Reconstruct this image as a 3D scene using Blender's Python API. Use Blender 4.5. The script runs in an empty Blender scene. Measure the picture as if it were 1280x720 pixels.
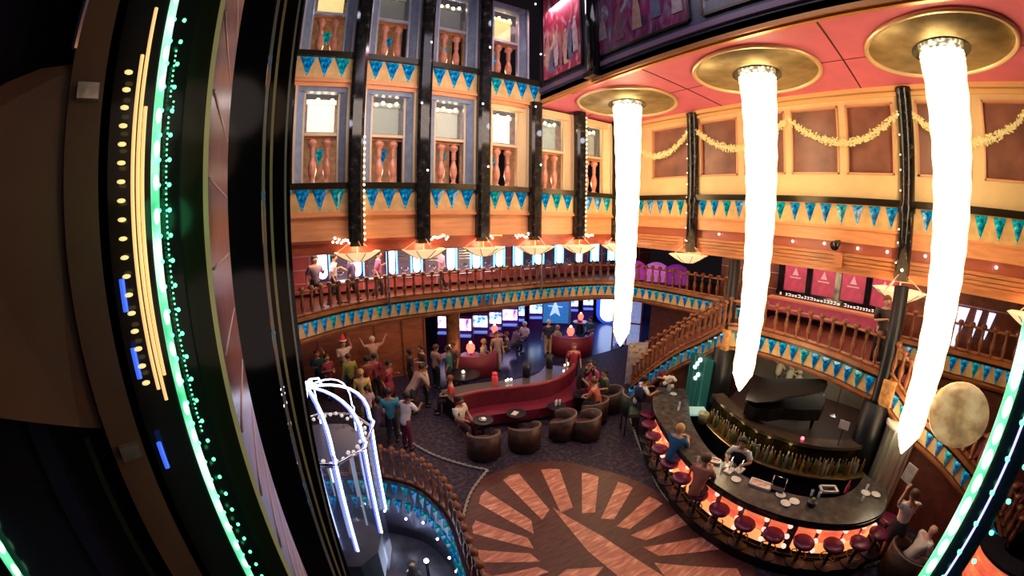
import bpy, bmesh, math, random
from mathutils import Vector, Matrix
R = random.Random(7)
PI = math.pi
SC = bpy.context.scene
COL = SC.collection
# ---------------------------------------------------------------- camera
F, K3, PITCH, ROLL, YAW = 480.17, -0.03619, 0.17603, -0.00752, 0.52496
cd = bpy.data.cameras.new('camera'); cam = bpy.data.objects.new('camera', cd); COL.objects.link(cam)
cd.type = 'PANO'; cd.sensor_fit = 'HORIZONTAL'; cd.sensor_width = 36.0; cd.clip_start = 0.05; cd.clip_end = 200
cam.location = (0, 0, 6.125)
cam.rotation_euler = (Matrix.Rotation(-YAW, 4, 'Z') @ Matrix.Rotation(-PITCH, 4, 'X') @ Matrix.Rotation(ROLL, 4, 'Y') @ Matrix.Rotation(PI/2, 4, 'X')).to_euler()
cy = cd
S_ = 1280 / 36.0 / F
cy.panorama_type = 'FISHEYE_LENS_POLYNOMIAL'
cy.fisheye_fov = math.radians(200)
cy.fisheye_polynomial_k0 = 0.0
cy.fisheye_polynomial_k1 = -S_
cy.fisheye_polynomial_k2 = 0.0
cy.fisheye_polynomial_k3 = -K3 * S_**3
cy.fisheye_polynomial_k4 = 0.0
SC.camera = cam
# ---------------------------------------------------------------- world, exposure, lights
w = bpy.data.worlds.new('world'); SC.world = w; w.use_nodes = True
w.node_tree.nodes['Background'].inputs[0].default_value = (0.5, 0.35, 0.45, 1)
w.node_tree.nodes['Background'].inputs[1].default_value = 0.012
SC.view_settings.view_transform = 'Standard'; SC.view_settings.look = 'None'
SC.view_settings.gamma = 1; SC.view_settings.use_curve_mapping = False
SC.view_settings.exposure = 0.3
SC.cycles.use_denoising = True
SC.cycles.max_bounces = 6; SC.cycles.sample_clamp_indirect = 4.0
CHAND = 10.0      # chandelier glow
def lamp(kind, loc, energy, color=(1, .8, .55), size=.3, rot=None, name='lamp_light', size_y=None, spread=None):
    l = bpy.data.lights.new(name, kind); l.energy = energy; l.color = color
    if kind == 'AREA':
        l.size = size
        if size_y: l.shape = 'RECTANGLE'; l.size_y = size_y
        if spread: l.spread = spread
    else: l.shadow_soft_size = size
    if name == 'cabin_light': l.specular_factor = .1
    o = bpy.data.objects.new(name, l); o.location = loc
    if rot: o.rotation_euler = rot
    COL.objects.link(o); return o
# deck ceiling downlights, then area lamps over facade, mural, stage and floor
lamp('AREA', (3.5, 12.9, 5.3), 200, (1, .62, .45), 7, name='deck_downlight', size_y=1.5)          # promenade under the facade
lamp('AREA', (13.0, 3.0, 5.2), 70, (1, .55, .5), 1.5, name='deck_downlight', size_y=8)            # promenade on the right
lamp('AREA', (5.0, 13.0, 2.55), 34, (1, .6, .42), 9, name='deck_downlight', size_y=1.2)
lamp('AREA', (11.0, 15.2, 2.6), 60, (.35, .4, 1), 5, name='deck_downlight', size_y=3)
lamp('AREA', (3.8, 7.6, 9.6), 130, (1, .78, .66), 7, rot=(math.radians(62), 0, 0), name='facade_wash', size_y=1.2)  # added fill lamp brightening the facade, no fixture there
lamp('AREA', (7.0, 8.9, 13.4), 70, (1, .6, .65), .6, rot=(math.radians(-6), math.radians(12), 0), name='mural_wash', size_y=2)  # added fill lamp brightening the dark mural
lamp('AREA', (11.9, 2.9, 2.5), 16, (1, .8, .6), 1.2, name='stage_light', size_y=3)
lamp('AREA', (4.2, 3.5, 13.5), 190, (.85, .75, .9), 4, name='skylight_glow', size_y=6)  # area lamp high over the dance floor
# ---------------------------------------------------------------- materials
MATS = {}
def mat(name, col, rough=.5, metal=0, emit=0, ecol=None, var=0, scale=6, stretch=(1, 1, 1), spec=.5, alpha=1, trans=0, bump=0):
    if name in MATS: return MATS[name]
    m = bpy.data.materials.new(name); m.use_nodes = True; nt = m.node_tree; b = nt.nodes['Principled BSDF']
    c = (*col, 1)
    b.inputs['Base Color'].default_value = c; b.inputs['Roughness'].default_value = rough; b.inputs['Metallic'].default_value = metal
    b.inputs['Specular IOR Level'].default_value = spec
    if trans: b.inputs['Transmission Weight'].default_value = trans
    if alpha < 1: b.inputs['Alpha'].default_value = alpha
    if emit:
        b.inputs['Emission Color'].default_value = (*(ecol or col), 1); b.inputs['Emission Strength'].default_value = emit
    if var or bump:
        tc = nt.nodes.new('ShaderNodeTexCoord'); mp = nt.nodes.new('ShaderNodeMapping'); mp.inputs['Scale'].default_value = stretch
        n = nt.nodes.new('ShaderNodeTexNoise'); n.inputs['Scale'].default_value = scale; n.inputs['Detail'].default_value = 4
        nt.links.new(tc.outputs['Object'], mp.inputs[0]); nt.links.new(mp.outputs[0], n.inputs['Vector'])
        if var:
            r = nt.nodes.new('ShaderNodeValToRGB'); r.color_ramp.elements[0].position = .3; r.color_ramp.elements[1].position = .7
            r.color_ramp.elements[0].color = (*[max(0, x * (1 - var)) for x in col], 1)
            r.color_ramp.elements[1].color = (*[min(1, x * (1 + var)) for x in col], 1)
            nt.links.new(n.outputs['Fac'], r.inputs[0]); nt.links.new(r.outputs[0], b.inputs['Base Color'])
        if bump:
            bp = nt.nodes.new('ShaderNodeBump'); bp.inputs['Strength'].default_value = bump
            nt.links.new(n.outputs['Fac'], bp.inputs['Height']); nt.links.new(bp.outputs[0], b.inputs['Normal'])
    MATS[name] = m; return m
def ramp_mat(name, stops, rough=.4, metal=0, scale=4, stretch=(1, 1, 1), emit=0, kind='noise', detail=4, distortion=0):
    if name in MATS: return MATS[name]
    m = bpy.data.materials.new(name); m.use_nodes = True; nt = m.node_tree; b = nt.nodes['Principled BSDF']
    b.inputs['Roughness'].default_value = rough; b.inputs['Metallic'].default_value = metal
    tc = nt.nodes.new('ShaderNodeTexCoord'); mp = nt.nodes.new('ShaderNodeMapping'); mp.inputs['Scale'].default_value = stretch
    nt.links.new(tc.outputs['Object'], mp.inputs[0])
    if kind == 'noise':
        n = nt.nodes.new('ShaderNodeTexNoise'); n.inputs['Detail'].default_value = detail; n.inputs['Distortion'].default_value = distortion; out = n.outputs['Fac']
    elif kind == 'voronoi':
        n = nt.nodes.new('ShaderNodeTexVoronoi'); out = n.outputs['Distance']
    else:
        n = nt.nodes.new('ShaderNodeTexWave'); n.inputs['Distortion'].default_value = distortion; n.bands_direction = kind; out = n.outputs['Fac']
    n.inputs['Scale'].default_value = scale
    nt.links.new(mp.outputs[0], n.inputs['Vector'])
    r = nt.nodes.new('ShaderNodeValToRGB'); els = r.color_ramp.elements
    while len(els) < len(stops): els.new(.5)
    for e, (p, c) in zip(els, stops): e.position = p; e.color = (*c, 1)
    nt.links.new(out, r.inputs[0]); nt.links.new(r.outputs[0], b.inputs['Base Color'])
    if emit: nt.links.new(r.outputs[0], b.inputs['Emission Color']); b.inputs['Emission Strength'].default_value = emit
    MATS[name] = m; return m
M_black = mat('gloss_black', (.008, .008, .01), .12, spec=.8)
M_satin = mat('satin_black', (.006, .006, .008), .4, spec=.4)
M_dark = mat('dark_panel', (.012, .012, .018), .35)
M_wood = mat('warm_wood', (.60, .23, .095), .35, var=.2, scale=1.5, stretch=(1, 1, 6))
M_woodb = mat('chestnut_wood', (.26, .085, .035), .3, var=.35, scale=3)
M_woodc = mat('chestnut_moulding', (.36, .13, .05), .3, var=.3, scale=3)
M_woodl = mat('orange_wood', (.80, .34, .15), .35, var=.12, scale=1.5, stretch=(1, 1, 8))
M_woodd = mat('dark_wood', (.17, .05, .025), .35, var=.4, scale=4)
M_ochre = mat('ochre_panel', (.74, .46, .19), .5, var=.18, scale=5)
M_gold = mat('brass', (.75, .5, .18), .25, metal=1)
M_cream = mat('cream_paint', (.80, .58, .30), .5, var=.06, scale=2)
M_pink = mat('rose_ceiling', (.80, .17, .25), .5, var=.06, scale=2)
M_slate = mat('slate_blue_paint', (.24, .29, .42), .25, var=.15)
M_slatel = mat('pale_slate_paint', (.5, .5, .62), .2, var=.1)
M_navy = mat('navy_panel', (.03, .035, .075), .35, var=.3)
M_trim = mat('dark_bronze', (.05, .035, .02), .25, metal=.6)
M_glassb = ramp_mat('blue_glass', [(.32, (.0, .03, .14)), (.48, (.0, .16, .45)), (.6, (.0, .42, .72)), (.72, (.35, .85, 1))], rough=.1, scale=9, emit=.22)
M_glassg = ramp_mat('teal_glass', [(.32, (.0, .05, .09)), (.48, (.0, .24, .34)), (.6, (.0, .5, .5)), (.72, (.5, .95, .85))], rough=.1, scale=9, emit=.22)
M_silver = mat('chrome', (.7, .7, .75), .15, metal=1)
M_white = mat('white_ceramic', (.85, .82, .78), .3)
M_skin = mat('skin', (.62, .33, .22), .5)
M_eye = mat('eye_dark', (.02, .015, .01), .2)
M_bead = mat('warm_bead', (1, .8, .45), .4, emit=5, ecol=(1, .72, .35))
# ---------------------------------------------------------------- mesh helpers
class MB:
    def __init__(s): s.v = []; s.f = []
    def add(s, vs, fs):
        o = len(s.v); s.v += [tuple(v) for v in vs]; s.f += [tuple(i + o for i in f) for f in fs]; return s
    def box(s, x0, x1, y0, y1, z0, z1, rot=0, piv=(0, 0)):
        c, n = math.cos(rot), math.sin(rot)
        vs = []
        for z in (z0, z1):
            for x, y in ((x0, y0), (x1, y0), (x1, y1), (x0, y1)):
                dx, dy = x - piv[0], y - piv[1]; vs.append((piv[0] + dx * c - dy * n, piv[1] + dx * n + dy * c, z))
        return s.add(vs, [(3, 2, 1, 0), (4, 5, 6, 7), (0, 1, 5, 4), (1, 2, 6, 5), (2, 3, 7, 6), (3, 0, 4, 7)])
    def prism(s, poly, z0, z1):
        n = len(poly); vs = [(x, y, z0) for x, y in poly] + [(x, y, z1) for x, y in poly]
        return s.add(vs, [tuple(range(n - 1, -1, -1)), tuple(range(n, 2 * n))] + [(i, (i + 1) % n, n + (i + 1) % n, n + i) for i in range(n)])
    def prismY(s, poly, y0, y1):
        n = len(poly); vs = [(x, y0, z) for x, z in poly] + [(x, y1, z) for x, z in poly]
        return s.add(vs, [tuple(range(n)), tuple(range(2 * n - 1, n - 1, -1))] + [(i, n + i, n + (i + 1) % n, (i + 1) % n) for i in range(n)])
    def lathe(s, prof, n=12, c=(0, 0, 0), sx=1, sy=1):
        vs = []; fs = []; m = len(prof)
        for r, z in prof:
            for k in range(n):
                a = 2 * PI * k / n; vs.append((c[0] + r * sx * math.cos(a), c[1] + r * sy * math.sin(a), c[2] + z))
        for i in range(m - 1):
            for k in range(n):
                k2 = (k + 1) % n; fs.append((i * n + k, i * n + k2, (i + 1) * n + k2, (i + 1) * n + k))
        fs.append(tuple(range(n - 1, -1, -1))); fs.append(tuple((m - 1) * n + k for k in range(n)))
        return s.add(vs, fs)
    def ball(s, c, r, n=10, m=6, sx=1, sy=1, sz=1):
        return s.lathe([(r * math.sin(PI * (i + .02) / (m + .04)), -r * sz * math.cos(PI * (i + .02) / (m + .04))) for i in range(m + 1)], n, c, sx, sy)
    def tube(s, pts, r, n=8, closed=False):
        pts = [Vector(p) for p in pts]; vs = []; fs = []; L = len(pts)
        up = Vector((0, 0, 1)); rr = r if hasattr(r, '__len__') else [r] * L
        for i, p in enumerate(pts):
            a = pts[i - 1] if (i > 0 or closed) else p; b = pts[(i + 1) % L] if (i < L - 1 or closed) else p
            t = (b - a).normalized(); u = t.cross(up)
            if u.length < .05: u = t.cross(Vector((0, 1, 0)))
            u.normalize(); v = u.cross(t)
            for k in range(n):
                an = 2 * PI * k / n; vs.append(p + u * math.cos(an) * rr[i] + v * math.sin(an) * rr[i])
        for i in range(L if closed else L - 1):
            j = (i + 1) % L
            for k in range(n): k2 = (k + 1) % n; fs.append((i * n + k, i * n + k2, j * n + k2, j * n + k))
        if not closed: fs.append(tuple(range(n - 1, -1, -1))); fs.append(tuple((L - 1) * n + k for k in range(n)))
        return s.add(vs, fs)
    def strip(s, inner, outer, z0, z1):
        """solid band between two polylines (same count); z0/z1 scalars or lists"""
        n = len(inner); a = z0 if hasattr(z0, '__len__') else [z0] * n; b = z1 if hasattr(z1, '__len__') else [z1] * n
        vs = []
        for i in range(n):
            vs += [(*inner[i], a[i]), (*outer[i], a[i]), (*outer[i], b[i]), (*inner[i], b[i])]
        fs = [(0, 1, 2, 3), tuple(4 * (n - 1) + k for k in (3, 2, 1, 0))]
        for i in range(n - 1):
            o = 4 * i; p = o + 4
            fs += [(o, p, p + 1, o + 1), (o + 1, p + 1, p + 2, o + 2), (o + 2, p + 2, p + 3, o + 3), (o + 3, p + 3, p, o)]
        return s.add(vs, fs)
    def build(s, name, m, parent=None, smooth=False, loc=None):
        me = bpy.data.meshes.new(name); me.from_pydata(s.v, [], s.f)
        bm = bmesh.new(); bm.from_mesh(me); bmesh.ops.recalc_face_normals(bm, faces=bm.faces); bm.to_mesh(me); bm.free()
        if smooth:
            me.polygons.foreach_set('use_smooth', [True] * len(me.polygons))
        me.materials.append(m); o = bpy.data.objects.new(name, me); COL.objects.link(o)
        if parent: o.parent = parent
        if loc: o.location = loc
        return o
def beads(name, m, parent, pts, r, sx=1, sy=1, sz=1):
    mb = MB(); mb.ball((0, 0, 0), r, 6, 4, sx, sy, sz); o = None
    for p in pts:
        if o is None: o = mb.build(name, m, parent, True, tuple(p)); f = o
        else: f = o.copy(); COL.objects.link(f); f.parent = parent; f.location = tuple(p)
    return o
def tag(o, label=None, cat=None, group=None, kind=None):
    if label: o['label'] = label
    if cat: o['category'] = cat
    if group: o['group'] = group
    if kind: o['kind'] = kind
    return o
def thing(name, label, cat, loc=(0, 0, 0), rz=0, group=None):
    o = bpy.data.objects.new(name, None); o.empty_display_size = .2; COL.objects.link(o); o.location = loc; o.rotation_euler = (0, 0, rz)
    return tag(o, label, cat, group)
def struct(o, label=None): return tag(o, label, None, None, 'structure')
def sroot(name, label=None):
    o = bpy.data.objects.new(name, None); COL.objects.link(o); return struct(o, label)
def inst(src, name, parent=None, loc=None, rz=None):
    c = src.copy(); c.name = name; COL.objects.link(c); c.parent = parent
    if loc is not None: c.location = loc
    if rz is not None: c.rotation_euler = (0, 0, rz)
    return c
def clone(root, loc, rz, label=None, group=None):
    r = inst(root, root.name.split('.')[0], None, loc, rz)
    if label: r['label'] = label
    if group: r['group'] = group
    for ch in list(root.children):
        c = inst(ch, ch.name.split('.')[0], r)
        for g in ch.children: inst(g, g.name.split('.')[0], c)
    return r
def spline(pts, step=.15):
    """Catmull-Rom through pts, resampled evenly"""
    P = [Vector(p) for p in pts]; P = [2 * P[0] - P[1]] + P + [2 * P[-1] - P[-2]]; out = []
    for i in range(1, len(P) - 2):
        for k in range(16):
            t = k / 16; a, b, c, d = P[i - 1:i + 3]
            out.append(.5 * ((2 * b) + (c - a) * t + (2 * a - 5 * b + 4 * c - d) * t * t + (3 * b - a - 3 * c + d) * t ** 3))
    out.append(P[-2]); L = [0]
    for i in range(1, len(out)): L.append(L[-1] + (out[i] - out[i - 1]).length)
    n = max(2, round(L[-1] / step)); res = []; j = 0
    for k in range(n + 1):
        s = L[-1] * k / n
        while j < len(L) - 2 and L[j + 1] < s: j += 1
        t = (s - L[j]) / max(1e-6, L[j + 1] - L[j]); res.append(out[j].lerp(out[j + 1], min(1, t)))
    return res
def offset(path, d):
    """shift a path sideways in plan (positive = left of travel)"""
    out = []
    for i, p in enumerate(path):
        a = path[max(0, i - 1)]; b = path[min(len(path) - 1, i + 1)]; t = Vector((b[0] - a[0], b[1] - a[1])).normalized()
        out.append((p[0] - t.y * d, p[1] + t.x * d))
    return out
def normals(path):
    out = []
    for i, p in enumerate(path):
        a = path[max(0, i - 1)]; b = path[min(len(path) - 1, i + 1)]; out.append(math.atan2(b[1] - a[1], b[0] - a[0]))
    return out
xy = lambda P: [(p[0], p[1]) for p in P]
# glass pennant: a faceted blue wedge pointing down, front towards local -Y
def pennant_mesh(wd, h, m):
    v = [(-wd / 2, 0, 0), (wd / 2, 0, 0), (0, 0, -h), (0, -.07, -h * .22), (-wd / 2, .05, 0), (wd / 2, .05, 0), (0, .05, -h)]
    f = [(0, 3, 1), (1, 3, 2), (2, 3, 0), (4, 5, 6), (0, 1, 5, 4), (1, 2, 6, 5), (2, 0, 4, 6)]
    me = bpy.data.meshes.new('glass_pennant'); me.from_pydata(v, [], f); me.materials.append(m); return me
PEN = {}
def pennant(parent, x, y, z, rz, wd=.34, h=.5, k=0):
    key = (wd, h, k)
    if key not in PEN: PEN[key] = pennant_mesh(wd, h, M_glassb if k == 0 else M_glassg)
    o = bpy.data.objects.new('glass_pennant', PEN[key]); COL.objects.link(o); o.parent = parent; o.location = (x, y, z); o.rotation_euler = (0, 0, rz); return o
# ================================================================ ROOM SHELL
# lobby floor with the lift pit cut out
PIT = spline([(-1.2, 8.7), (-.2, 8.6), (.6, 8.35), (1.3, 7.9), (1.8, 7.3), (2.02, 6.4), (2.0, 5.7), (1.87, 5.0), (1.72, 4.2), (1.6, 3.3), (1.2, 2.2), (.3, 1.5)], .2)
pit_loop = xy(PIT) + [(-2, 1.5), (-2, 8.7)]
def floor_with_hole():
    bm = bmesh.new()
    o = [bm.verts.new((x, y, 0)) for x, y in ((-6, -6), (20, -6), (20, 20), (-6, 20))]
    i = [bm.verts.new((x, y, 0)) for x, y in pit_loop]
    ed = [bm.edges.new((o[k], o[(k + 1) % 4])) for k in range(4)] + [bm.edges.new((i[k], i[(k + 1) % len(i)])) for k in range(len(i))]
    bmesh.ops.triangle_fill(bm, use_beauty=True, use_dissolve=False, edges=ed)
    for f in bm.faces:
        if f.normal.z < 0: f.normal_flip()
    me = bpy.data.meshes.new('floor'); bm.to_mesh(me); bm.free(); return me
M_carpet = ramp_mat('carpet', [(.35, (.010, .007, .014)), (.5, (.030, .019, .040)), (.66, (.075, .05, .10))], rough=.75, scale=9, kind='noise')
fl = bpy.data.objects.new('floor', floor_with_hole()); fl.data.materials.append(M_carpet); COL.objects.link(fl); struct(fl)
M_walk = ramp_mat('walkway_tile', [(.3, (.05, .04, .045)), (.6, (.10, .085, .09))], rough=.25, scale=3)
MB().prism([(2.0, 11.75), (5.5, 11.85), (9.6, 12.4), (13.5, 12.6), (20, 13), (20, 20), (2, 20)], 0.0, .015).build('floor', mat('blue_gloss_floor', (.03, .03, .07), .2, var=.3)) and None
struct(bpy.data.objects['floor.001'])
pf = MB().box(-2.4, 2.4, 1.2, 9.0, -2.2, -2.0).build('floor', mat('pit_metal', (.42, .38, .42), .28, metal=.6, var=.4, scale=2)); struct(pf)
pw = MB(); pin = offset(xy(PIT), .12); pw.strip(xy(PIT), offset(xy(PIT), .14), -2.0, -.03); struct(pw.build('wall_pit', mat('pit_wall', (.10, .09, .13), .3, metal=.4)))

# parquet rosette
cx, cy_ = 3.85, 3.75
RD = {-180: 2.0, -150: 2.4, -120: 3.1, -90: 3.55, -60: 3.45, -48: 3.34, -26: 2.96, 7: 2.69, 40: 2.94, 66: 3.33, 81: 3.44, 101: 3.33, 126: 2.7, 151: 2.25, 180: 2.0}
ks = sorted(RD)
def rad(a):
    a = (a + 180) % 360 - 180
    for p, q in zip(ks, ks[1:]):
        if p <= a <= q: t = (a - p) / (q - p); t = t * t * (3 - 2 * t) * .5 + t * .5; return RD[p] * (1 - t) + RD[q] * t
    return 2.0
ros = thing('parquet_rosette', 'starburst wooden dance floor with light wedges on dark parquet below the lift', 'dance floor', (cx, cy_, 0))
pt = lambda a, f: (f * rad(a) * math.cos(math.radians(a)), f * rad(a) * math.sin(math.radians(a)))
MB().prism([pt(a, 1.0) for a in range(-180, 180, 6)], .001, .012).build('dark_parquet', ramp_mat('dark_parquet', [(.3, (.055, .014, .013)), (.7, (.14, .038, .03))], rough=.45, scale=3, stretch=(1, 5, 1)), ros)
M_inlay = ramp_mat('light_parquet', [(.3, (.42, .13, .09)), (.52, (.64, .25, .17)), (.72, (.95, .5, .36))], rough=.42, scale=2.2, stretch=(1.2, 6, 1), distortion=.6)
for k in range(18):
    a = -171.5 + 20 * k
    if abs(((a + 180) % 360) - 180 - 8) < 2 and False: continue
    MB().prism([pt(a - 4.5, .89), pt(a, .90), pt(a + 4.5, .89), pt(a + 6.5, .40), pt(a - 6, .45)], .012, .017).build('light_inlay', M_inlay, ros)
MB().prism([(.30, 1.55), (.62, .25), (.86, -1.6), (.20, -1.5), (.12, .1)], .012, .018).build('centre_inlay', M_inlay, ros)
MB().prism([(-1.5, -.25), (-.5, -.05), (.1, -.4), (-.9, -.75)], .012, .0175).build('centre_inlay', M_inlay, ros)

# rope borders on the carpet
def rope(path, label):
    P = spline([(*p, .03) for p in path], .045); m = MB()
    for ph in (0, PI):
        pts = []
        T = normals(P)
        for i, p in enumerate(P):
            a = i * .9 + ph; t = T[i]; pts.append((p[0] - math.sin(t) * .022 * math.cos(a), p[1] + math.cos(t) * .022 * math.cos(a), .035 + .018 * math.sin(a)))
        m.tube(pts, .02, 5)
    return tag(m.build('rope_border', mat('rope_trim', (.42, .40, .36), .6), None, True), label, 'rope border')
rope([(2.15, 5.75), (2.75, 6.6), (3.45, 7.2), (3.55, 7.25)], 'pale twisted rope edging along the upper left rim of the parquet rosette')
rope([(3.52, 7.3), (3.1, 7.75), (2.5, 8.6), (2.1, 9.6), (1.9, 10.6)], 'twisted rope edging crossing the carpet from the rosette to the crowd')
rope([(9.1, 8.3), (8.7, 7.4), (7.62, 5.91), (6.52, 4.09), (6.32, 2.77), (6.42, 1.6), (6.82, .55), (7.5, -.4), (8.6, -1.25), (9.8, -1.9)], 'twisted rope edging curving around the foot of the bar stools')

# ================================================================ FACADE (left side, plane y = 10.5)
FY = 10.5
BX = [-2.45 + 1.86 * i for i in range(8)]          # pilaster centres
def fascia(name, x0, x1, zt, wood_h, parent_label=None):
    r = sroot(name, parent_label)
    MB().box(x0, x1, FY - .02, FY + .3, zt - .72, zt - .08).build('ochre_band', M_ochre, r)
    MB().box(x0, x1, FY - .14, FY + .3, zt - .1, zt + .06).build('sill', M_trim, r)
    m = MB(); m.box(x0, x1, FY - .06, FY + .3, zt - .76, zt - .70); m.box(x0, x1, FY - .1, FY + .3, zt - .82, zt - .76)
    m.box(x0, x1, FY - .0, FY + .3, zt - .82 - wood_h, zt - .82).build('wood_band', M_woodl, r)
    n = int((x1 - x0) / .465)
    for k in range(n + 1):
        x = x0 + k * .465
        if x > -1.2: pennant(r, x, FY - .03, zt - .11, 0, .41, .55, (k * 7 % 5) // 4)
    return r
trim1 = fascia('trim_1', BX[0], 11.3, 7.12, .62)
trim2 = fascia('trim_2', BX[0], 7.1, 10.72, .1)
# lower cove of the facade down to the pendants
m = MB(); m.box(BX[0], 11.3, FY + .02, FY + .4, 5.62, 5.72); m.box(BX[0], 11.3, FY + .12, FY + .4, 5.3, 5.62)
struct(m.build('trim_3', mat('red_cove_wood', (.42, .09, .05), .3, var=.25, stretch=(1, 1, 8))))
struct(MB().box(BX[0], 16, FY + .4, 16.2, 5.36, 5.5).build('ceiling', mat('promenade_ceiling', (.25, .10, .10), .4)))
struct(MB().box(BX[0], 16, FY + .35, 15, 6.9, 7.05).build('floor', M_woodd))
struct(MB().box(BX[0], 7.1, FY + .35, 15, 10.5, 10.66).build('floor', M_woodd))
# windows with jambs, blind / lit room and two balusters each
BAL = {}
def baluster_mesh(h, m, ball=True, key='b'):
    if (h, key) in BAL: return BAL[(h, key)]
    p = [(.05, 0), (.05, .06), (.028, .08), (.04, .16), (.062, .3), (.058, .42), (.035, .55), (.028, .62), (.045, .64), (.028, .67), (.045, .7), (.028, .73), (.045, .76), (.03, .8), (.05, .84), (.075, .9), (.07, .95), (.045, 1.0)]
    mb = MB(); mb.lathe([(r * 1.0, z * h) for r, z in p], 8); o = mb.build('baluster', m, None, True); me = o.data; bpy.data.objects.remove(o); BAL[(h, key)] = me; return me
blinds = {0: [(1.0, .85, .6, 1.3), (.25, .27, .2, .5), (.42, .42, .3, .6), (.95, .85, .65, 1.1), (.2, .28, .25, .5), (.3, .3, .24, .4)],
          1: [(1.0, .75, .3, 1.0), (.12, .12, .1, .3), (.13, .13, .12, .3), (.9, .7, .25, .9), (.5, .4, .2, .4), (.5, .4, .2, .4)]}
M_room = mat('corridor_wall', (.7, .42, .26), .5, var=.3)
M_lampw = mat('corridor_lamp', (1, .85, .6), .5, emit=9, ecol=(1, .8, .5))
M_winglass = mat('window_glass', (.8, .85, .9), .03, alpha=.10, spec=.8)
wn = 0
for lv, zf in ((0, 7.18), (1, 10.78)):
    for i in range(1, 7):
        if lv == 1 and i > 4: continue
        xa, xb = BX[i] + .2, BX[i + 1] - .2; xc = (xa + xb) / 2 ; wn += 1
        r = sroot('window_%d' % wn)
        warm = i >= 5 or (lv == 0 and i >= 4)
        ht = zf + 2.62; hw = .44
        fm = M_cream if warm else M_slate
        j = MB()   # splayed jambs and head
        for sgn in (-1, 1):
            xo = xa if sgn < 0 else xb; xi = xc + sgn * hw
            j.prism([(xo, FY), (xi, FY + .28), (xi, FY + .36), (xo, FY + .36)], zf, ht + .1)
        j.box(xa, xb, FY + .1, FY + .36, ht - .12, ht + .12)
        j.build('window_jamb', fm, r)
        e = MB()
        for sgn in (-1, 1): xi = xc + sgn * (hw + .03); e.box(xi - .025, xi + .025, FY + .22, FY + .3, zf, ht - .1)
        for xo in (xa + .03, xb - .03): e.box(xo - .03, xo + .03, FY - .03, FY + .03, zf, ht)
        e.box(xc - hw, xc + hw, FY + .22, FY + .30, zf + 1.30, zf + 1.38)
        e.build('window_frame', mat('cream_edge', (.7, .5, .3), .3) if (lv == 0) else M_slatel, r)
        MB().box(xc - hw, xc + hw, FY + .26, FY + .265, zf + 1.38, ht - .1).build('pane', M_winglass, r)
        c = blinds[lv][i - 1]
        bl = MB(); z0 = zf + 1.5; z1 = ht - .35
        bl.box(xc - hw + .06, xc + hw - .06, FY + .62, FY + .66, z0, z1); bl.box(xc - hw + .02, xc + hw - .02, FY + .58, FY + .64, z1 + .02, z1 + .14)
        bl.build('window_blind', mat('blind_%d_%d' % (lv, i), c[:3], .6, emit=c[3] * .75, ecol=c[:3], var=.1), r)  # room light on the blind put in as emission
        # corridor behind: back wall and lamp
        b = MB(); b.box(xa, xb, FY + 2.2, FY + 2.3, zf, ht + .3); b.build('corridor_wall', M_room, r)
        beads('corridor_lamp', M_lampw, r, [(xc - .3 + q * .2, FY + .56, ht - .28 + (q % 2) * .06) for q in range(4)], .055)
        lamp('POINT', (xc + .1, FY + .6, zf + .35), 9, (1, .72, .5), .15, name='corridor_glow')
        lamp('POINT', (xc - .55, FY - .75, zf + 1.9), 4.5, (.75, .8, 1), .1, name='window_uplight')  # added lamp brightening the jambs, no fixture
        for k in (-1, 1):
            bo = bpy.data.objects.new('baluster', baluster_mesh(1.24, mat('red_baluster_wood', (.75, .30, .20), .25, var=.2), key='w')); COL.objects.link(bo); bo.parent = r
            bo.location = (xc + k * .20, FY + .42, zf); bo.scale = (1.9, 1.9, 1)
        MB().box(xc - hw, xc + hw, FY + .36, FY + .48, zf + 1.24, zf + 1.32).build('window_rail', M_wood, r)
        pennant(r, xc, FY + .9, zf + 1.05, 0, .3, .45, i % 2)  # reflected pennant, built as a glass piece behind the balusters
# black pilasters
ordn = ['leftmost', 'second', 'third', 'fourth', 'fifth', 'sixth']
M_pil = ramp_mat('black_marble', [(.4, (.008, .008, .009)), (.62, (.02, .018, .018)), (.75, (.16, .12, .08))], rough=.1, scale=5)
for i in range(2, 7):
    x = BX[i]; zt = 14.2 if i < 5 else 10.0
    t = thing('pilaster', ['', '', 'glossy black pilaster at the far left of the window wall with a string of lights', 'glossy black pilaster second from left on the window wall', 'glossy black pilaster third from left on the window wall', 'glossy black pilaster fourth from left, reaching the mural corner', 'shorter black pilaster under the rose ceiling with gold beads down one side'][i], 'pilaster', (x, FY - .05, 5.62))
    MB().prism([(-.2, .05), (-.2, -.16), (-.12, -.22), (.12, -.22), (.2, -.16), (.2, .05)], 0, zt - 5.62).build('shaft', M_pil, t)
    MB().prism([(-.17, .05), (-.17, -.19), (.17, -.19), (.17, .05)], -.12, 0).build('foot', M_trim, t)
    if i in (2, 6):
        beads('string_bulb', M_bead, t, [(.22, -.14, .05 + .16 * q) for q in range(18 if i == 2 else 27)], .035)
    else:
        beads('glint_light', mat('pin_light', (1, 1, 1), .3, emit=6), t, [(.1 * (-1) ** q, -.22, 1.3 + q * 1.9 + i * .2) for q in range(4)], .03)
x = 10.57
t = thing('pilaster', 'glossy black pilaster in the corner behind the nearest-left chandelier', 'pilaster', (x, FY - .05, 5.5))
MB().prism([(-.18, .05), (-.18, -.16), (-.1, -.2), (.1, -.2), (.18, -.16), (.18, .05)], 0, 4.5).build('shaft', M_pil, t)
MB().prism([(-.15, .05), (-.15, -.17), (.15, -.17), (.15, .05)], -.1, 0).build('foot', M_trim, t)

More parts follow.
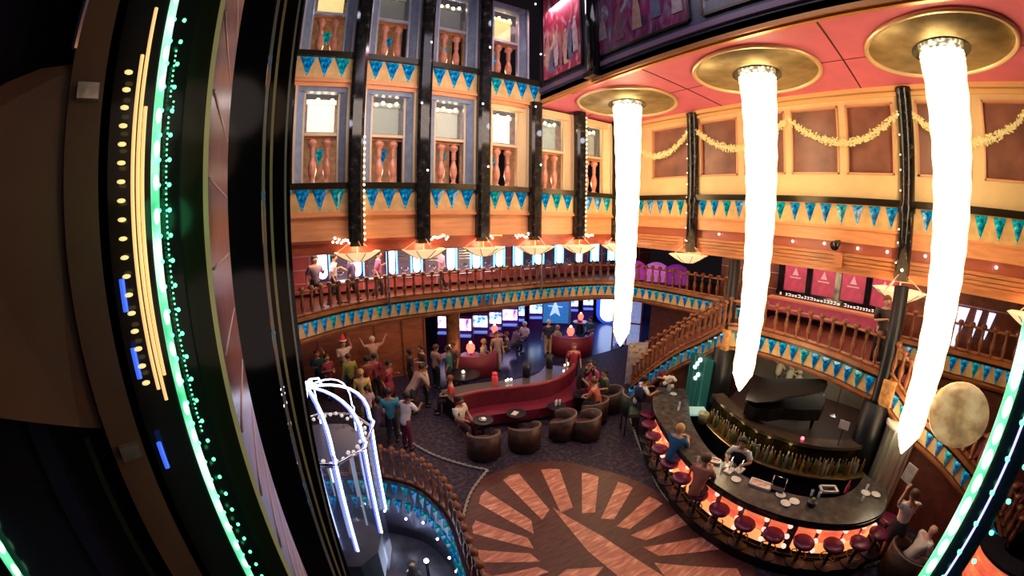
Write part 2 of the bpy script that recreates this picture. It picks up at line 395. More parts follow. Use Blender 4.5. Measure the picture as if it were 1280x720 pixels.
# ================================================================ RIGHT WALL (plane x = 11.3)
EX = 11.3
wr = sroot('wall_right')
WY0, WY1 = -5.5, 10.5
m = MB(); m.box(EX, EX + .3, WY0, WY1, 7.15, 7.78); m.box(EX, EX + .3, WY0, WY1, 9.62, 10.05)
yy = [(9.9, 9.3), (7.64, 7.2), (5.79, 5.55), (4.2, 4.0), (2.6, 2.38), (1.09, .49), (-.88, -1.18), (-2.55, -2.85), (-4.2, WY0)]
for a, b in yy: m.box(EX, EX + .3, b, a, 7.78, 9.62)
m.build('cream_wall', M_cream, wr)
m = MB(); m.box(EX - .07, EX, WY0, WY1, 9.76, 9.86); m.box(EX - .12, EX, WY0, WY1, 9.9, 10.02)
m.build('cornice', mat('cornice_gold', (.85, .52, .22), .4), wr)
M_dglass = mat('smoked_mirror', (.26, .11, .08), .35, metal=.0, var=.3, scale=1.5)
spans = [(9.3, 7.64), (7.2, 5.79), (5.55, 4.2), (4.0, 2.6), (2.38, 1.09), (.49, -.88), (-1.18, -2.55), (-2.85, -4.2)]
for a, b in spans:
    wn += 1; r = sroot('window_%d' % wn)
    MB().box(EX + .1, EX + .14, b, a, 7.78, 9.62).build('smoked_pane', M_dglass, r)
    f = MB(); f.box(EX - .03, EX + .12, b, b + .045, 7.78, 9.62); f.box(EX - .03, EX + .12, a - .045, a, 7.78, 9.62); f.box(EX - .03, EX + .12, b, a, 9.57, 9.62); f.box(EX - .03, EX + .12, b, a, 7.78, 7.83)
    f.build('window_frame', mat('salmon_frame', (.75, .36, .2), .4), r)
# garlands: swags of gold leaves between pilasters
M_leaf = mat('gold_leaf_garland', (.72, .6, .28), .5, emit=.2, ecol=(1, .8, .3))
def garland(y0, y1, label):
    gt = thing('garland', label, 'garland'); m = MB(); n = int(abs(y1 - y0) / .015); m2 = MB(); m2.tube([(EX - .1, y0 + (y1 - y0) * q / 20, 9.35 - .75 * 4 * q / 20 * (1 - q / 20)) for q in range(21)], .02, 5); m2.build('cord', M_leaf, gt)
    for k in range(n):
        t = k / n; s = 4 * t * (1 - t); y = y0 + (y1 - y0) * t; z = 9.35 - .75 * s
        for q in range(3):
            a = R.uniform(0, 2 * PI); rr = R.uniform(0, .13); c = Vector((EX - .10 + .05 * math.sin(a), y + R.uniform(-.03, .03), z + rr * math.cos(a)))
            d1 = Vector((R.uniform(-.3, .3), R.uniform(-1, 1), R.uniform(-1, 1))).normalized() * .05; d2 = d1.cross(Vector((1, .2, 0))).normalized() * .022
            nn = d1.cross(d2).normalized() * .008
            m.add([c - d1, c + d2, c + d1, c - d2, c + nn], [(0, 1, 4), (1, 2, 4), (2, 3, 4), (3, 0, 4), (3, 2, 1, 0)])
    lo = m.build('leaf', M_leaf, gt); lo['kind'] = 'stuff'
garland(10.3, 7.6, 'gold leaf garland on the right wall nearest the corner')
garland(7.3, 4.1, 'gold leaf garland swagged between the left black column and second chandelier')
garland(4.05, .9, 'gold leaf garland swagged across the two panels left of the right black column')
garland(.65, -2.3, 'gold leaf garland behind the third chandelier')
garland(-2.3, -4.8, 'gold leaf garland at the right edge of the wall')
tr = sroot('trim_4')
MB().box(EX - .02, EX + .3, WY0, WY1, 6.42, 7.02).build('ochre_band', M_ochre, tr)
m = MB(); m.box(EX - .14, EX + .3, WY0, WY1, 7.0, 7.17); m.build('sill', M_trim, tr)
m = MB(); m.box(EX - .05, EX + .3, WY0, WY1, 6.36, 6.42); m.box(EX, EX + .3, WY0, WY1, 6.02, 6.36); m.build('wood_band', M_woodl, tr)
m = MB(); m.box(EX + .12, EX + .3, WY0, WY1, 5.74, 6.02); m.build('red_cove', mat('red_cove', (.45, .12, .07), .35), tr)
m = MB()
for k, (a, b) in enumerate(((5.66, 5.74), (5.55, 5.64), (5.45, 5.53), (5.34, 5.43))): m.box(EX + .02 + .03 * k, EX + .3, WY0, WY1, a, b)
m.box(EX + .15, EX + .3, WY0, WY1, 5.2, 5.75)
for y in (-3, -.3, 2.4, 5.1, 7.8): m.box(EX - .01, EX + .2, y, y + .25, 5.34, 5.74)
m.build('ribbed_wood', M_wood, tr)
y = 10.25; k = 0
while y > -4.6:
    pennant(tr, EX - .03, y, 6.98, -PI / 2, .33, .52, 1 if k % 4 == 1 or y < -1 else 0); y -= .455; k += 1
struct(MB().box(EX + .3, 16, WY0, 10.9, 5.3, 5.42).build('ceiling', mat('promenade_ceiling', (.25, .10, .10))))
for y, lb in ((7.45, 'glossy black column on the cream wall between the first two chandeliers, pendant at its foot'), (.76, 'glossy black column on the cream wall between the second and third chandeliers')):
    t = thing('pilaster', lb, 'pilaster', (EX - .05, y, 5.25))
    MB().lathe([(.2, 0), (.2, 1.6), (.235, 1.65), (.235, 1.8), (.2, 1.85), (.2, 4.62), (.22, 4.64), (.22, 4.7)], 16).build('shaft', M_pil, t, True)
    beads('glint_light', M_bead, t, [(-.12, .17, .3 + .45 * q + R.random() * .2) for q in range(9)], .02)
# spotlights on the ribbed band
for y, lb in ((4.9, 'small black spotlight on the wood band left of the second chandelier'), (2.55, 'small black spotlight on the wood band between the second and third chandeliers')):
    t = thing('spotlight', lb, 'spotlight', (EX - .02, y, 6.0))
    m = MB(); m.box(-.06, .02, -.05, .05, -.06, .06); m.build('bracket', M_black, t)
    m = MB(); m.tube([(-.08, 0, -.02), (-.3, .04, -.1)], [.09, .13], 12); m.build('lamp_head', M_black, t, True)
pl = [(2.95, 5.93), (2.0, 5.9), (.2, 5.92), (1.2, 5.9), (-1.6, 5.9), (-2.6, 5.86), (3.9, 5.9), (6.4, 5.92)]
for y, z in pl:
    tag(MB().ball((EX - .02, y, z), .035, 8, 5).build('pin_light', mat('pin_light', (1, 1, 1), .3, emit=6)), 'tiny white pin light set in the red cove of the right wall', 'light', 'pin lights in the right cove')

# ================================================================ ROSE CEILING and MURAL WALL
cz = 10.02; CXL = 7.09
ce = MB(); ce.box(CXL, EX + .3, WY0, FY + .3, cz, cz + .3); struct(ce.build('ceiling', M_pink))
sm = MB()
for y in (6.24, 1.86, -2.6): sm.box(CXL + .1, EX - .1, y - .02, y + .02, cz - .006, cz + .004)
for a, b in ((8.2, 8.2),): pass
sm.box(9.19, 9.22, WY0, FY, cz - .006, cz + .004); struct(sm.build('trim_5', mat('seam', (.10, .01, .015), .8)))
g = MB(); g.box(CXL - .1, CXL, WY0, FY, cz - .02, cz + .08); g.box(CXL - .02, CXL + .08, WY0, FY, cz - .06, cz + .0); struct(g.build('trim_6', mat('copper_moulding', (.72, .33, .12), .3, metal=.6)))
mw = MB(); mw.box(CXL, CXL + .3, WY0, FY, cz + .08, 14.2); struct(mw.build('wall_mural', M_navy))
g = MB(); g.box(CXL - .06, CXL, WY0, FY, cz + .38, cz + .52); struct(g.build('trim_7', mat('mauve_moulding', (.17, .10, .17), .3)))
for a, b, lb, st in ((10.2, 8.3, 'pink painted panel with pale figures high on the dark wall beside the corner', 0), (7.6, 4.6, 'dim mural panel with magenta curtains above the first chandelier', 1), (4.2, .8, 'dark mural panel with faint grey figures above the second chandelier', 2)):
    t = thing('mural_panel', lb, 'mural', (CXL - .02, (a + b) / 2, 10.75))
    hw = (a - b) / 2
    cols = [[(.3, (.30, .02, .08)), (.5, (.6, .07, .16)), (.62, (.95, .45, .5)), (.75, (1, .85, .8))], [(.35, (.02, .02, .05)), (.5, (.18, .02, .08)), (.62, (.10, .10, .16)), (.8, (.5, .35, .4))], [(.35, (.012, .012, .03)), (.55, (.04, .04, .07)), (.7, (.12, .10, .13)), (.85, (.4, .3, .3))]][st]
    mm = ramp_mat('mural_paint_%d' % st, cols, rough=.25, scale=1.6, stretch=(1, 1.6, .7), distortion=1.5, detail=6)
    MB().box(-.03, 0, -hw, hw, 0, 3.2).build('canvas', mm, t)
    f = MB(); f.box(-.05, 0, -hw - .06, -hw, 0, 3.2); f.box(-.05, 0, hw, hw + .06, 0, 3.2); f.box(-.05, 0, -hw, hw, -.06, 0); f.build('frame', M_trim, t)
    for k in range(7 if st == 0 else 5):   # generic standing figures painted as low relief shapes
        yy_ = -hw + .25 + (2 * hw - .5) * k / (6 if st == 0 else 4); h = R.uniform(.7, 1.25); z0 = R.uniform(.05, .5)
        c = [(.75, .6, .65), (.18, .2, .4), (.85, .5, .4), (.45, .15, .25)][k % 4]; c = tuple(x * (1, .3, .18)[st] for x in c)
        q = MB(); q.ball((-.035, yy_, z0 + h), .07, 8, 5, .2, 1, 1.2); q.add([(-.045, yy_ - .05, z0 + h - .08), (-.045, yy_ + .05, z0 + h - .08), (-.045, yy_ + .13, z0 + h * .55), (-.045, yy_ + .17, z0), (-.045, yy_ - .15, z0), (-.045, yy_ - .12, z0 + h * .5), (-.03, yy_, z0 + h * .5)], [(0, 1, 2, 3, 4, 5), (0, 1, 6), (1, 2, 6), (2, 3, 6), (3, 4, 6), (4, 5, 6), (5, 0, 6)])
        q.build('painted_figure', mat('figure_%d_%d' % (st, k % 4), c, .5, var=.3), t)
t = thing('pilaster', 'black column running up the mural wall between the pink panel and the dim one', 'pilaster', (CXL - .1, 7.7, cz + .1))
MB().lathe([(.2, 0), (.2, 4.0)], 14).build('shaft', M_black, t, True)
MB().box(-.22, .1, -.22, .22, -.02, .12).build('foot', M_black, t)
# ================================================================ CHANDELIERS
M_crys = mat('lit_crystal', (1, .93, .78), .4, emit=CHAND, ecol=(1, .84, .56))
def vary_glow(m, lo, hi):
    nt = m.node_tree; b = nt.nodes['Principled BSDF']; tc = nt.nodes.new('ShaderNodeTexCoord'); mp = nt.nodes.new('ShaderNodeMapping'); mp.inputs['Scale'].default_value = (3.0, 3.0, 2.2)
    v = nt.nodes.new('ShaderNodeTexVoronoi'); v.inputs['Scale'].default_value = 2.2; r = nt.nodes.new('ShaderNodeMapRange'); r.inputs['From Min'].default_value = .1; r.inputs['From Max'].default_value = .75; r.inputs['To Min'].default_value = hi; r.inputs['To Max'].default_value = lo
    nt.links.new(tc.outputs['Object'], mp.inputs[0]); nt.links.new(mp.outputs[0], v.inputs['Vector']); nt.links.new(v.outputs['Distance'], r.inputs[0]); nt.links.new(r.outputs[0], b.inputs['Emission Strength'])
vary_glow(M_crys, 1.1, CHAND * 1.3)
M_crys2 = mat('lit_crystal_edge', (1, .8, .5), .4, emit=1.5, ecol=(1, .78, .46))
M_reflector = ramp_mat('gilt_reflector', [(.3, (.34, .27, .13)), (.6, (.54, .44, .23)), (.8, (.68, .56, .3))], rough=.45, metal=.7, scale=2.2)
def chandelier(x, y, zb, label):
    t = thing('chandelier', label, 'chandelier', (x, y, cz))
    MB().lathe([(.36, -.09), (1.52, -.02), (1.52, 0), (.36, 0)], 48).build('reflector', M_reflector, t, True)
    MB().lathe([(1.52, 0), (1.52, -.05), (1.56, -.09), (1.62, -.06), (1.62, 0)], 48).build('reflector_rim', mat('pale_gold_rim', (.9, .68, .38), .3, metal=.5), t, True)
    MB().lathe([(.62, -.10), (.60, -.02), (.3, -.02), (.3, -.10)], 24).build('collar', M_black, t)
    top, bot = -.16, zb - cz + .45
    prof = []; n = 26
    for k in range(n):
        f0 = k / n; f1 = (k + .93) / n; r0 = .43 - .19 * f0 ** .8; r1 = .43 - .19 * f1 ** .8
        prof += [(r0 * .93, top + (bot - top) * f0), (r0 * 1.0, top + (bot - top) * (f0 + .15 / n)), (r1 * .985, top + (bot - top) * f1)]
    m = MB(); m.lathe([(r, z) for r, z in reversed(prof)], 16)
    m.build('crystal_column', M_crys, t)
    beads('fringe_bead', M_crys2, t, [(.44 * math.cos(2 * PI * k / 20), .44 * math.sin(2 * PI * k / 20), top - .03 - q * .09) for k in range(20) for q in range(2)], .04, 1, 1, 1.3)
    e = MB()   # faceted strips standing proud of the column
    for k in range(20):
        a = 2 * PI * k / 20; m = MB(); pts = []
        for q in range(0, n + 1): rr = .445 - .195 * (q / n) ** .8 + (.012 if q % 2 else -.008); pts.append((rr * math.cos(a), rr * math.sin(a), top + (bot - top) * q / n))
        m.tube(pts, .022, 4); m.build('crystal_strand', M_crys2, t)
    m = MB(); m.lathe([(.02, bot - .46), (.11, bot - .3), (.22, bot - .06), (.25, bot)], 8); m.build('crystal_tip', M_crys, t)
chandelier(9.06, 8.45, 2.1, 'tall glowing crystal column chandelier nearest the window wall, leftmost of the three')
chandelier(9.06, 4.0, 2.08, 'tall glowing crystal column chandelier in the middle of the three')
chandelier(9.06, -.3, 2.0, 'tall glowing crystal column chandelier furthest right, beside the green neon')

# ================================================================ PENDANT BOWLS
M_alab = mat('alabaster', (.95, .75, .48), .4, emit=.75, ecol=(1, .66, .34), var=.08)
def pendant(x, y, zr, ztop, label, sc=1.0, rz=0):
    t = thing('pendant_lamp', label, 'pendant lamp', (x, y, zr), rz)
    n = 8; prof = [(.02, -.27), (.2, -.26), (.42, -.15), (.66, 0), (.62, .0), (.4, -.12), (.18, -.2), (.02, -.21)]
    m = MB(); m.lathe([(r * sc, z * sc) for r, z in prof], n); m.build('bowl', M_alab, t)
    e = MB()
    for k in range(n):
        a = 2 * PI * k / n; e.tube([(r * sc * math.cos(a) * 1.01, r * sc * math.sin(a) * 1.01, z * sc - .006) for r, z in prof[:4]], .011, 5)
    e.build('bowl_ribs', mat('bronze_rib', (.2, .1, .04), .35, metal=.6), t)
    h = ztop - zr
    e = MB()
    for k in range(3):
        a = 2 * PI * k / 3 + .5; e.tube([(.55 * sc * math.cos(a), .55 * sc * math.sin(a), 0), (.05 * math.cos(a), .05 * math.sin(a), h - .03)], .016, 6)
    e.tube([(0, 0, -.22), (0, 0, h)], .02, 6); e.build('rods', mat('cream_rod', (.8, .5, .35), .35), t)
    e = MB(); e.ball((0, 0, h), .05, 8, 5)
    for s in (-1, 1): e.ball((.1 * s, 0, h + .02), .05, 8, 5)
    e.build('hook_bulbs', mat('hook_glow', (1, .85, .65), .4, emit=1.6), t)
    lamp('POINT', (x, y, zr + .06), 9, (1, .7, .42), .12, name='pendant_glow')
pn = ['pendant bowl lamp at the far left of the row below the windows', 'second pendant bowl lamp from left below the windows', 'third pendant bowl lamp from left below the windows', 'fourth pendant bowl lamp from left below the windows', 'fifth pendant bowl lamp from left, left of the first chandelier', 'pendant bowl lamp half behind the first chandelier']
for k in range(6): pendant(BX[k + 2] + .02, FY - .12, 5.36 - .02 * k, 5.72, pn[k], 1.0 if k < 5 else .9, .2)
pendant(EX - .1, 7.5, 5.16, 5.6, 'pendant bowl lamp under the black column right of the first chandelier', 1.05)
pendant(EX - .12, .75, 5.04, 5.5, 'large pendant bowl lamp on the right wall beside the third chandelier', 1.12)
pendant(EX - .12, -2.72, 5.02, 5.5, 'pendant bowl lamp cut by the right edge of the picture', 1.1)
# clusters of little bulbs on the cove between pendants
for k in range(5):
    t = thing('bulb_cluster', ['cluster of small white bulbs left of the first pendant', 'cluster of small white bulbs left of the second pendant', 'cluster of small white bulbs left of the third pendant', 'cluster of small white bulbs left of the fourth pendant', 'cluster of small white bulbs left of the fifth pendant'][k], 'light', ((.9, 3.65, 5.42, 6.42, 9.15)[k], FY - .05, 5.66))
    beads('bulb', mat('cluster_bulb', (1, .88, .75), .4, emit=1.5), t, [((q - 4.5) * .055, R.uniform(-.05, 0), R.uniform(-.08, .08)) for q in range(10 if k != 2 else 4)], .04)
    MB().box(-.26, .26, -.01, .06, -.02, .02).build('bracket', M_gold, t)

# ================================================================ BALCONIES
def rail_run(name, label, path3, h, n_off=0.0, spacing=.33, balls=True, mesh_wood=None, skip=()):
    """path3: (x,y,z of deck edge); makes handrail, foot rail and balusters"""
    t = thing(name, label, 'railing', (0, 0, 0))
    P = spline(path3, .12)
    m = MB(); m.tube([p + Vector((0, 0, h - .07)) for p in P], .034, 8); m.build('handrail', M_woodc, t, True)
    m = MB(); m.tube([p + Vector((0, 0, .03)) for p in P], .045, 6); m.build('foot_rail', M_woodc, t, True)
    Q = spline(path3, spacing)
    for p in Q[:]:
        bo = bpy.data.objects.new('baluster', baluster_mesh(1.0, mesh_wood or M_woodb)); COL.objects.link(bo); bo.parent = t
        bo.location = (p.x, p.y, p.z + .02); bo.scale = (1.15, 1.15, h + .03)
    return t
M_ballwood = mat('gilded_wood', (.33, .13, .06), .2, var=.3, scale=3)
def edge_fascia(name, path3, h=.62, spacing=.335, side=-1, kind_k=0, wd=.27, ph=.44, wood=True):
    """curved deck edge: dark bronze sill, ochre band with pennants, wooden foot moulding"""
    r = sroot(name); P = spline(path3, .15); Z = [p.z for p in P]; A = xy(P)
    back = offset(A, .3 * -side)
    def st(o, z0, z1, mm, nm):
        m = MB(); a = offset(A, o * side); m.strip(a, back, [z + z0 for z in Z], [z + z1 for z in Z]); m.build(nm, mm, r)
    st(.08, -.02, .09, M_woodc, 'top_moulding'); st(.05, -.10, -.04, M_trim, 'sill'); st(0, -h + .1, -.1, M_ochre, 'ochre_band'); st(.05, -h, -h + .07, M_woodc, 'lower_moulding'); st(-.02, -h - .08, -h, M_woodb, 'foot_moulding')
    Q = spline(path3, spacing); N = normals(Q); k = 0
    for p, a in zip(Q, N):
        ang = a if side < 0 else a + PI
        o = .03 * side
        pennant(r, p.x - math.sin(a) * o, p.y + math.cos(a) * o, p.z - .09, ang, wd, ph, 1 if k % 5 in (2,) else 0); k += 1
    return r
zb = 3.56
BB = [(-1.4, 10.2, zb), (-.75, 10.55, zb), (-.28, 10.86, zb), (.68, 11.5, zb), (1.74, 11.95, zb), (2.9, 12.2, zb), (4.56, 12.29, zb), (7.14, 12.3, zb), (9.3, 12.2, zb), (11.2, 11.75, zb), (12.05, 10.8, zb), (12.35, 9.5, zb), (12.45, 8.2, zb), (12.47, 7.0, zb), (12.5, 6.0, zb)]
edge_fascia('trim_8', BB, side=-1)
rail_run('balcony_railing', 'long curved wooden balcony railing above the lobby crowd on the left and far side', [(x, y, z + .1) for x, y, z in BB], .74)
# deck slab behind the balcony edge
P = spline(BB, .3); A = xy(P)
def slab(poly, z0, z1, nm, m):
    bm = bmesh.new(); vs = [bm.verts.new((x, y, 0)) for x, y in poly]; ed = [bm.edges.new((vs[k], vs[(k + 1) % len(vs)])) for k in range(len(vs))]
    bmesh.ops.triangle_fill(bm, use_beauty=True, edges=ed)
    for f in bm.faces:
        if f.normal.z < 0: f.normal_flip()
    r = bmesh.ops.extrude_face_region(bm, geom=bm.faces[:]); bmesh.ops.translate(bm, verts=[v for v in r['geom'] if isinstance(v, bmesh.types.BMVert)], vec=(0, 0, z1 - z0))
    bmesh.ops.translate(bm, verts=bm.verts, vec=(0, 0, z0)); bmesh.ops.recalc_face_normals(bm, faces=bm.faces)
    me = bpy.data.meshes.new(nm); bm.to_mesh(me); bm.free(); me.materials.append(m); o = bpy.data.objects.new(nm, me); COL.objects.link(o); return o
struct(slab([(p[0] - 0.0, p[1] + .12) if i < 25 else (p[0] + .12, p[1]) for i, p in enumerate(A)] + [(17, 6), (17, 18), (-2, 18)], zb - .72, zb - .12, 'floor', M_woodd))
# right hand gallery and the bowed landing over the bar
zl = 3.25
LD = [(10.3, 5.25, zl), (10.62, 4.7, zl), (10.72, 4.2, zl), (10.70, 3.6, zl), (10.63, 3.0, zl), (10.5, 2.4, zl), (10.3, 1.75, zl), (10.03, 1.17, zl), (9.8, .62, zl)]
edge_fascia('trim_9', LD, side=-1, spacing=.36, wd=.29, ph=.46)
rail_run('landing_railing', 'bowed wooden railing of the landing above the grand piano', [(x, y, z + .12) for x, y, z in LD], .78, spacing=.35, mesh_wood=M_ballwood)
struct(slab([(p[0] + .05, p[1]) for p in xy(spline(LD, .3))] + [(15, .6), (15, 5.2)], zl - .6, zl - .06, 'floor', M_woodd))
def gilded_block(p, rz, lb):
    t = thing('newel_block', lb, 'ornament', p, rz)
    MB().box(-.22, .22, -.06, .1, -.62, -.02).build('panel', mat('burl_wood', (.8, .36, .13), .3, var=.5, scale=7), t)
gilded_block((10.22, 5.33, zl), -1.9 + PI / 2 * 0, 'orange burl wood panel where the left stairs meet the landing')
gilded_block((9.72, .5, zl), -1.9, 'orange burl wood panel where the right stairs meet the landing')
# left staircase descending to the far side
LS = [(10.2, 5.35, 3.2), (10.30, 6.0, 2.72), (10.1, 6.7, 2.22), (9.95, 7.35, 1.6), (9.85, 7.85, 1.05), (9.75, 8.35, .45)]
edge_fascia('trim_10', LS, side=1, h=.55, spacing=.27, wd=.2, ph=.38)
rail_run('stair_railing', 'near wooden railing of the curved staircase left of the middle chandelier', [(x, y, z + .12) for x, y, z in LS], .72, spacing=.22, mesh_wood=M_ballwood)
LS2 = [(11.6, 5.9, 3.3), (11.7, 6.6, 2.72), (11.5, 7.4, 2.2), (11.3, 8.1, 1.6), (11.15, 8.8, 1.05), (11.05, 9.4, .45)]
rail_run('stair_railing', 'far wooden railing of the curved staircase left of the middle chandelier', [(x, y, z + .12) for x, y, z in LS2], .72, spacing=.3, mesh_wood=M_ballwood)
STW = {}
def stairs(a, b, label, n=16):
    t = thing('staircase', label, 'stairs', (0, 0, 0)); STW[len(STW)] = t; pa = spline(a, .01); pb = spline(b, .01)
    for k in range(n):
        i0 = int(k / n * (len(pa) - 1)); i1 = int((k + 1) / n * (len(pa) - 1)); j0 = int(k / n * (len(pb) - 1)); j1 = int((k + 1) / n * (len(pb) - 1))
        zt = (pa[i0].z) - .02; zt2 = zt - .22
        m = MB(); m.prism([(pa[i0].x, pa[i0].y), (pa[i1].x, pa[i1].y), (pb[j1].x, pb[j1].y), (pb[j0].x, pb[j0].y)], max(.0, zt2), zt); m.build('step', mat('stair_carpet', (.22, .05, .07), .8, var=.3), t)
stairs([(x + .08, y + .02, z) for x, y, z in LS], LS2, 'curved carpeted staircase dropping left from the landing to the lobby')
# wall beneath the left staircase
A = xy(spline([(x + .15, y, 0) for x, y, z in LS], .25)); Zs = [p.z for p in spline(LS, .25)]; nA = min(len(A), len(Zs))
m = MB(); m.strip(A[:nA], [(x + .15, y) for x, y in A[:nA]], 0, [z - .5 for z in Zs[:nA]]); m.build('side_wall', mat('maroon_wall', (.12, .035, .025), .5, var=.3), STW[0])
# right staircase
RS = [(9.75, .45, 3.2), (9.72, -.3, 2.68), (9.6, -1.1, 2.38), (9.45, -1.75, 2.1), (9.35, -2.3, 1.8), (9.2, -2.9, 1.3), (9.1, -3.4, .7)]
edge_fascia('trim_11', RS, side=-1, h=.55, spacing=.3, wd=.2, ph=.38)
RSr = rail_run('stair_railing', 'wooden railing of the right staircase behind the third chandelier', [(x, y, z + .12) for x, y, z in RS], .72, spacing=.24, mesh_wood=M_ballwood)
RS2 = [(11.1, .0, 3.3), (11.15, -.9, 2.72), (11.0, -1.7, 2.4), (10.9, -2.5, 2.1), (10.8, -3.1, 1.8), (10.6, -3.7, 1.3), (10.5, -4.2, .7)]
stairs([(x + .08, y, z) for x, y, z in RS], RS2, 'carpeted staircase dropping right from the landing behind the gold dish')
m = MB(); A = xy(spline([(x + .15, y, 0) for x, y, z in RS], .25)); Zs = [p.z for p in spline(RS, .25)]; nA = min(len(A), len(Zs))
m.strip(A[:nA], [(x + .15, y) for x, y in A[:nA]], 0, [z - .5 for z in Zs[:nA]]); m.build('side_wall', mat('maroon_wall', (.12, .035, .025)), STW[1])
# right gallery
GB = [(12.4, .6, zb), (12.5, -.6, zb), (12.5, -1.6, zb), (12.45, -2.6, zb), (12.3, -3.8, zb), (12.1, -5, zb)]
edge_fascia('trim_12', GB, side=-1)
rail_run('gallery_railing', 'wooden gallery railing right of the third chandelier', [(x, y, z + .1) for x, y, z in GB], .74)
struct(slab([(p[0] + .12, p[1]) for p in xy(spline(GB, .4))] + [(17, -5), (17, .6)], zb - .72, zb - .12, 'floor', M_woodd))
struct(MB().box(15, 17, .6, 6, zl - .5, zl - .1).build('floor', M_woodd))
# structural columns
for x, y, lb in ((10.42, 5.32, 'black structural column behind the middle chandelier at the head of the left stairs'), (9.86, .62, 'black structural column at the right end of the landing, running down behind the bar')):
    t = thing('column', lb, 'column', (x, y, 0))
    MB().lathe([(.21, 2.6), (.17, 2.7), (.17, 5.25)], 16).build('shaft', M_satin, t, True)
    MB().lathe([(.36, 0), (.34, 2.62)], 16).build('base_shaft', M_satin, t, True)
t = thing('fluted_column', 'grey-green fluted half column standing behind the right end of the bar', 'column', (9.75, -.15, 0))
m = MB(); n = 48; prof = []
poly = [((.36 + .035 * (1 if k % 3 == 0 else 0)) * math.cos(2 * PI * k / n), (.36 + .035 * (1 if k % 3 == 0 else 0)) * math.sin(2 * PI * k / n)) for k in range(n)]
m.prism(poly, 0, 2.3); m.build('shaft', mat('sage_metal', (.42, .42, .32), .3, metal=.4), t)
MB().lathe([(.42, 2.28), (.44, 2.33), (.42, 2.38)], 24).build('cap', mat('white_cap', (.85, .8, .7), .3), t)

# ================================================================ WALLS BEHIND THE BALCONIES
M_maroon = mat('maroon_lacquer', (.40, .09, .09), .3, var=.2, scale=2)
wl = sroot('wall_far')
MB().box(-3, 18, 14.8, 15.0, zb, 5.4).build('wall_panel', M_maroon, wl)
m = MB()
for z in (3.95, 4.45, 4.95): m.box(-3, 18, 14.77, 14.8, z, z + .03)
for k in range(20): m.box(-2 + k * 1.0, -1.97 + k * 1.0, 14.77, 14.8, zb, 5.4)
m.build('pale_seams', mat('seam_line', (.6, .38, .4), .3), wl)
M_neonw = mat('white_neon', (.85, .9, 1), .3, emit=4, ecol=(.80, .86, 1))
M_neonb = mat('blue_neon', (.1, .5, 1), .3, emit=4, ecol=(.12, .5, 1))
def stadium(w_, h_, n=10):
    p = []
    for k in range(n + 1): a = PI * k / n; p.append((w_ / 2 * math.cos(a), h_ / 2 - w_ / 2 + w_ / 2 * math.sin(a)))
    for k in range(n + 1): a = PI + PI * k / n; p.append((w_ / 2 * math.cos(a), -h_ / 2 + w_ / 2 + w_ / 2 * math.sin(a)))
    return p
neon_x = [(.47, .42, 0), (1.75, .45, 0), (3.15, .25, 1), (4.15, .3, 1), (5.6, .36, 0), (6.75, .36, 1), (7.85, .36, 1), (8.8, .3, 1), (9.9, .42, 1), (11.1, .3, 1), (12.3, .3, 0), (13.4, .35, 1), (14.6, .3, 1)]
for i, (x, wd, k) in enumerate(neon_x):
    lb = 'upright white neon panel on the maroon wall, ' + ['first from the left', 'second from the left behind the first pendant', 'third from the left', 'fourth from the left behind the second pendant', 'fifth from the left', 'sixth from the left', 'seventh from the left', 'eighth from the left', 'ninth from the left', 'just left of the first chandelier', 'behind the first chandelier', 'first right of the first chandelier', 'second right of the first chandelier'][i]
    t = thing('neon_light', lb, 'neon light', (x, 14.69, 4.72))
    MB().prismY(stadium(wd * .85, 1.22), -.05, .0).build('white_tube', M_neonw, t)
    for s in ((-1, 1) if k else (1,)): MB().box(s * (wd / 2 + .07) - .02, s * (wd / 2 + .07) + .02, -.04, .02, -.62, .62).build('blue_tube', M_neonb, t)
    MB().box(-wd / 2 - .14, wd / 2 + .14, .02, .05, -.7, .7).build('backplate', M_navy, t)
# display niches with silver machines between the neon panels
for i, x in enumerate((1.12, 2.5, 3.65, 4.8, 6.2, 7.3, 9.35, 10.5, 11.7)):
    t = thing('display_niche', 'silver display case on the far upper wall, ' + ['between the first two neon panels', 'right of the first pendant', 'left of the second pendant', 'right of the second pendant', 'right of the third neon group', 'right of the third pendant', 'behind the fifth pendant', 'left of the first chandelier', 'behind the first chandelier'][i], 'display case', (x, 14.7, zb))
    MB().box(-.28, .28, 0, .08, .45, 1.72).build('back_panel', mat('niche_back', (.18, .17, .24), .25, metal=.3), t)
    m = MB()
    for q in range(6): m.box(-.26, .26, -.03, 0, .98 + q * .11, 1.0 + q * .11)
    m.build('slats', M_silver, t)
    m = MB(); m.tube([(.14 * math.cos(a / 10 * 2 * PI), -.05, .72 + .07 * math.sin(a / 10 * 2 * PI)) for a in range(10)], .025, 6, True); m.build('chrome_ring', M_silver, t)
    MB().box(-.28, .28, -.14, 0, .38, .45).build('shelf', mat('lit_shelf', (.9, .85, 1), .4, emit=.8), t)
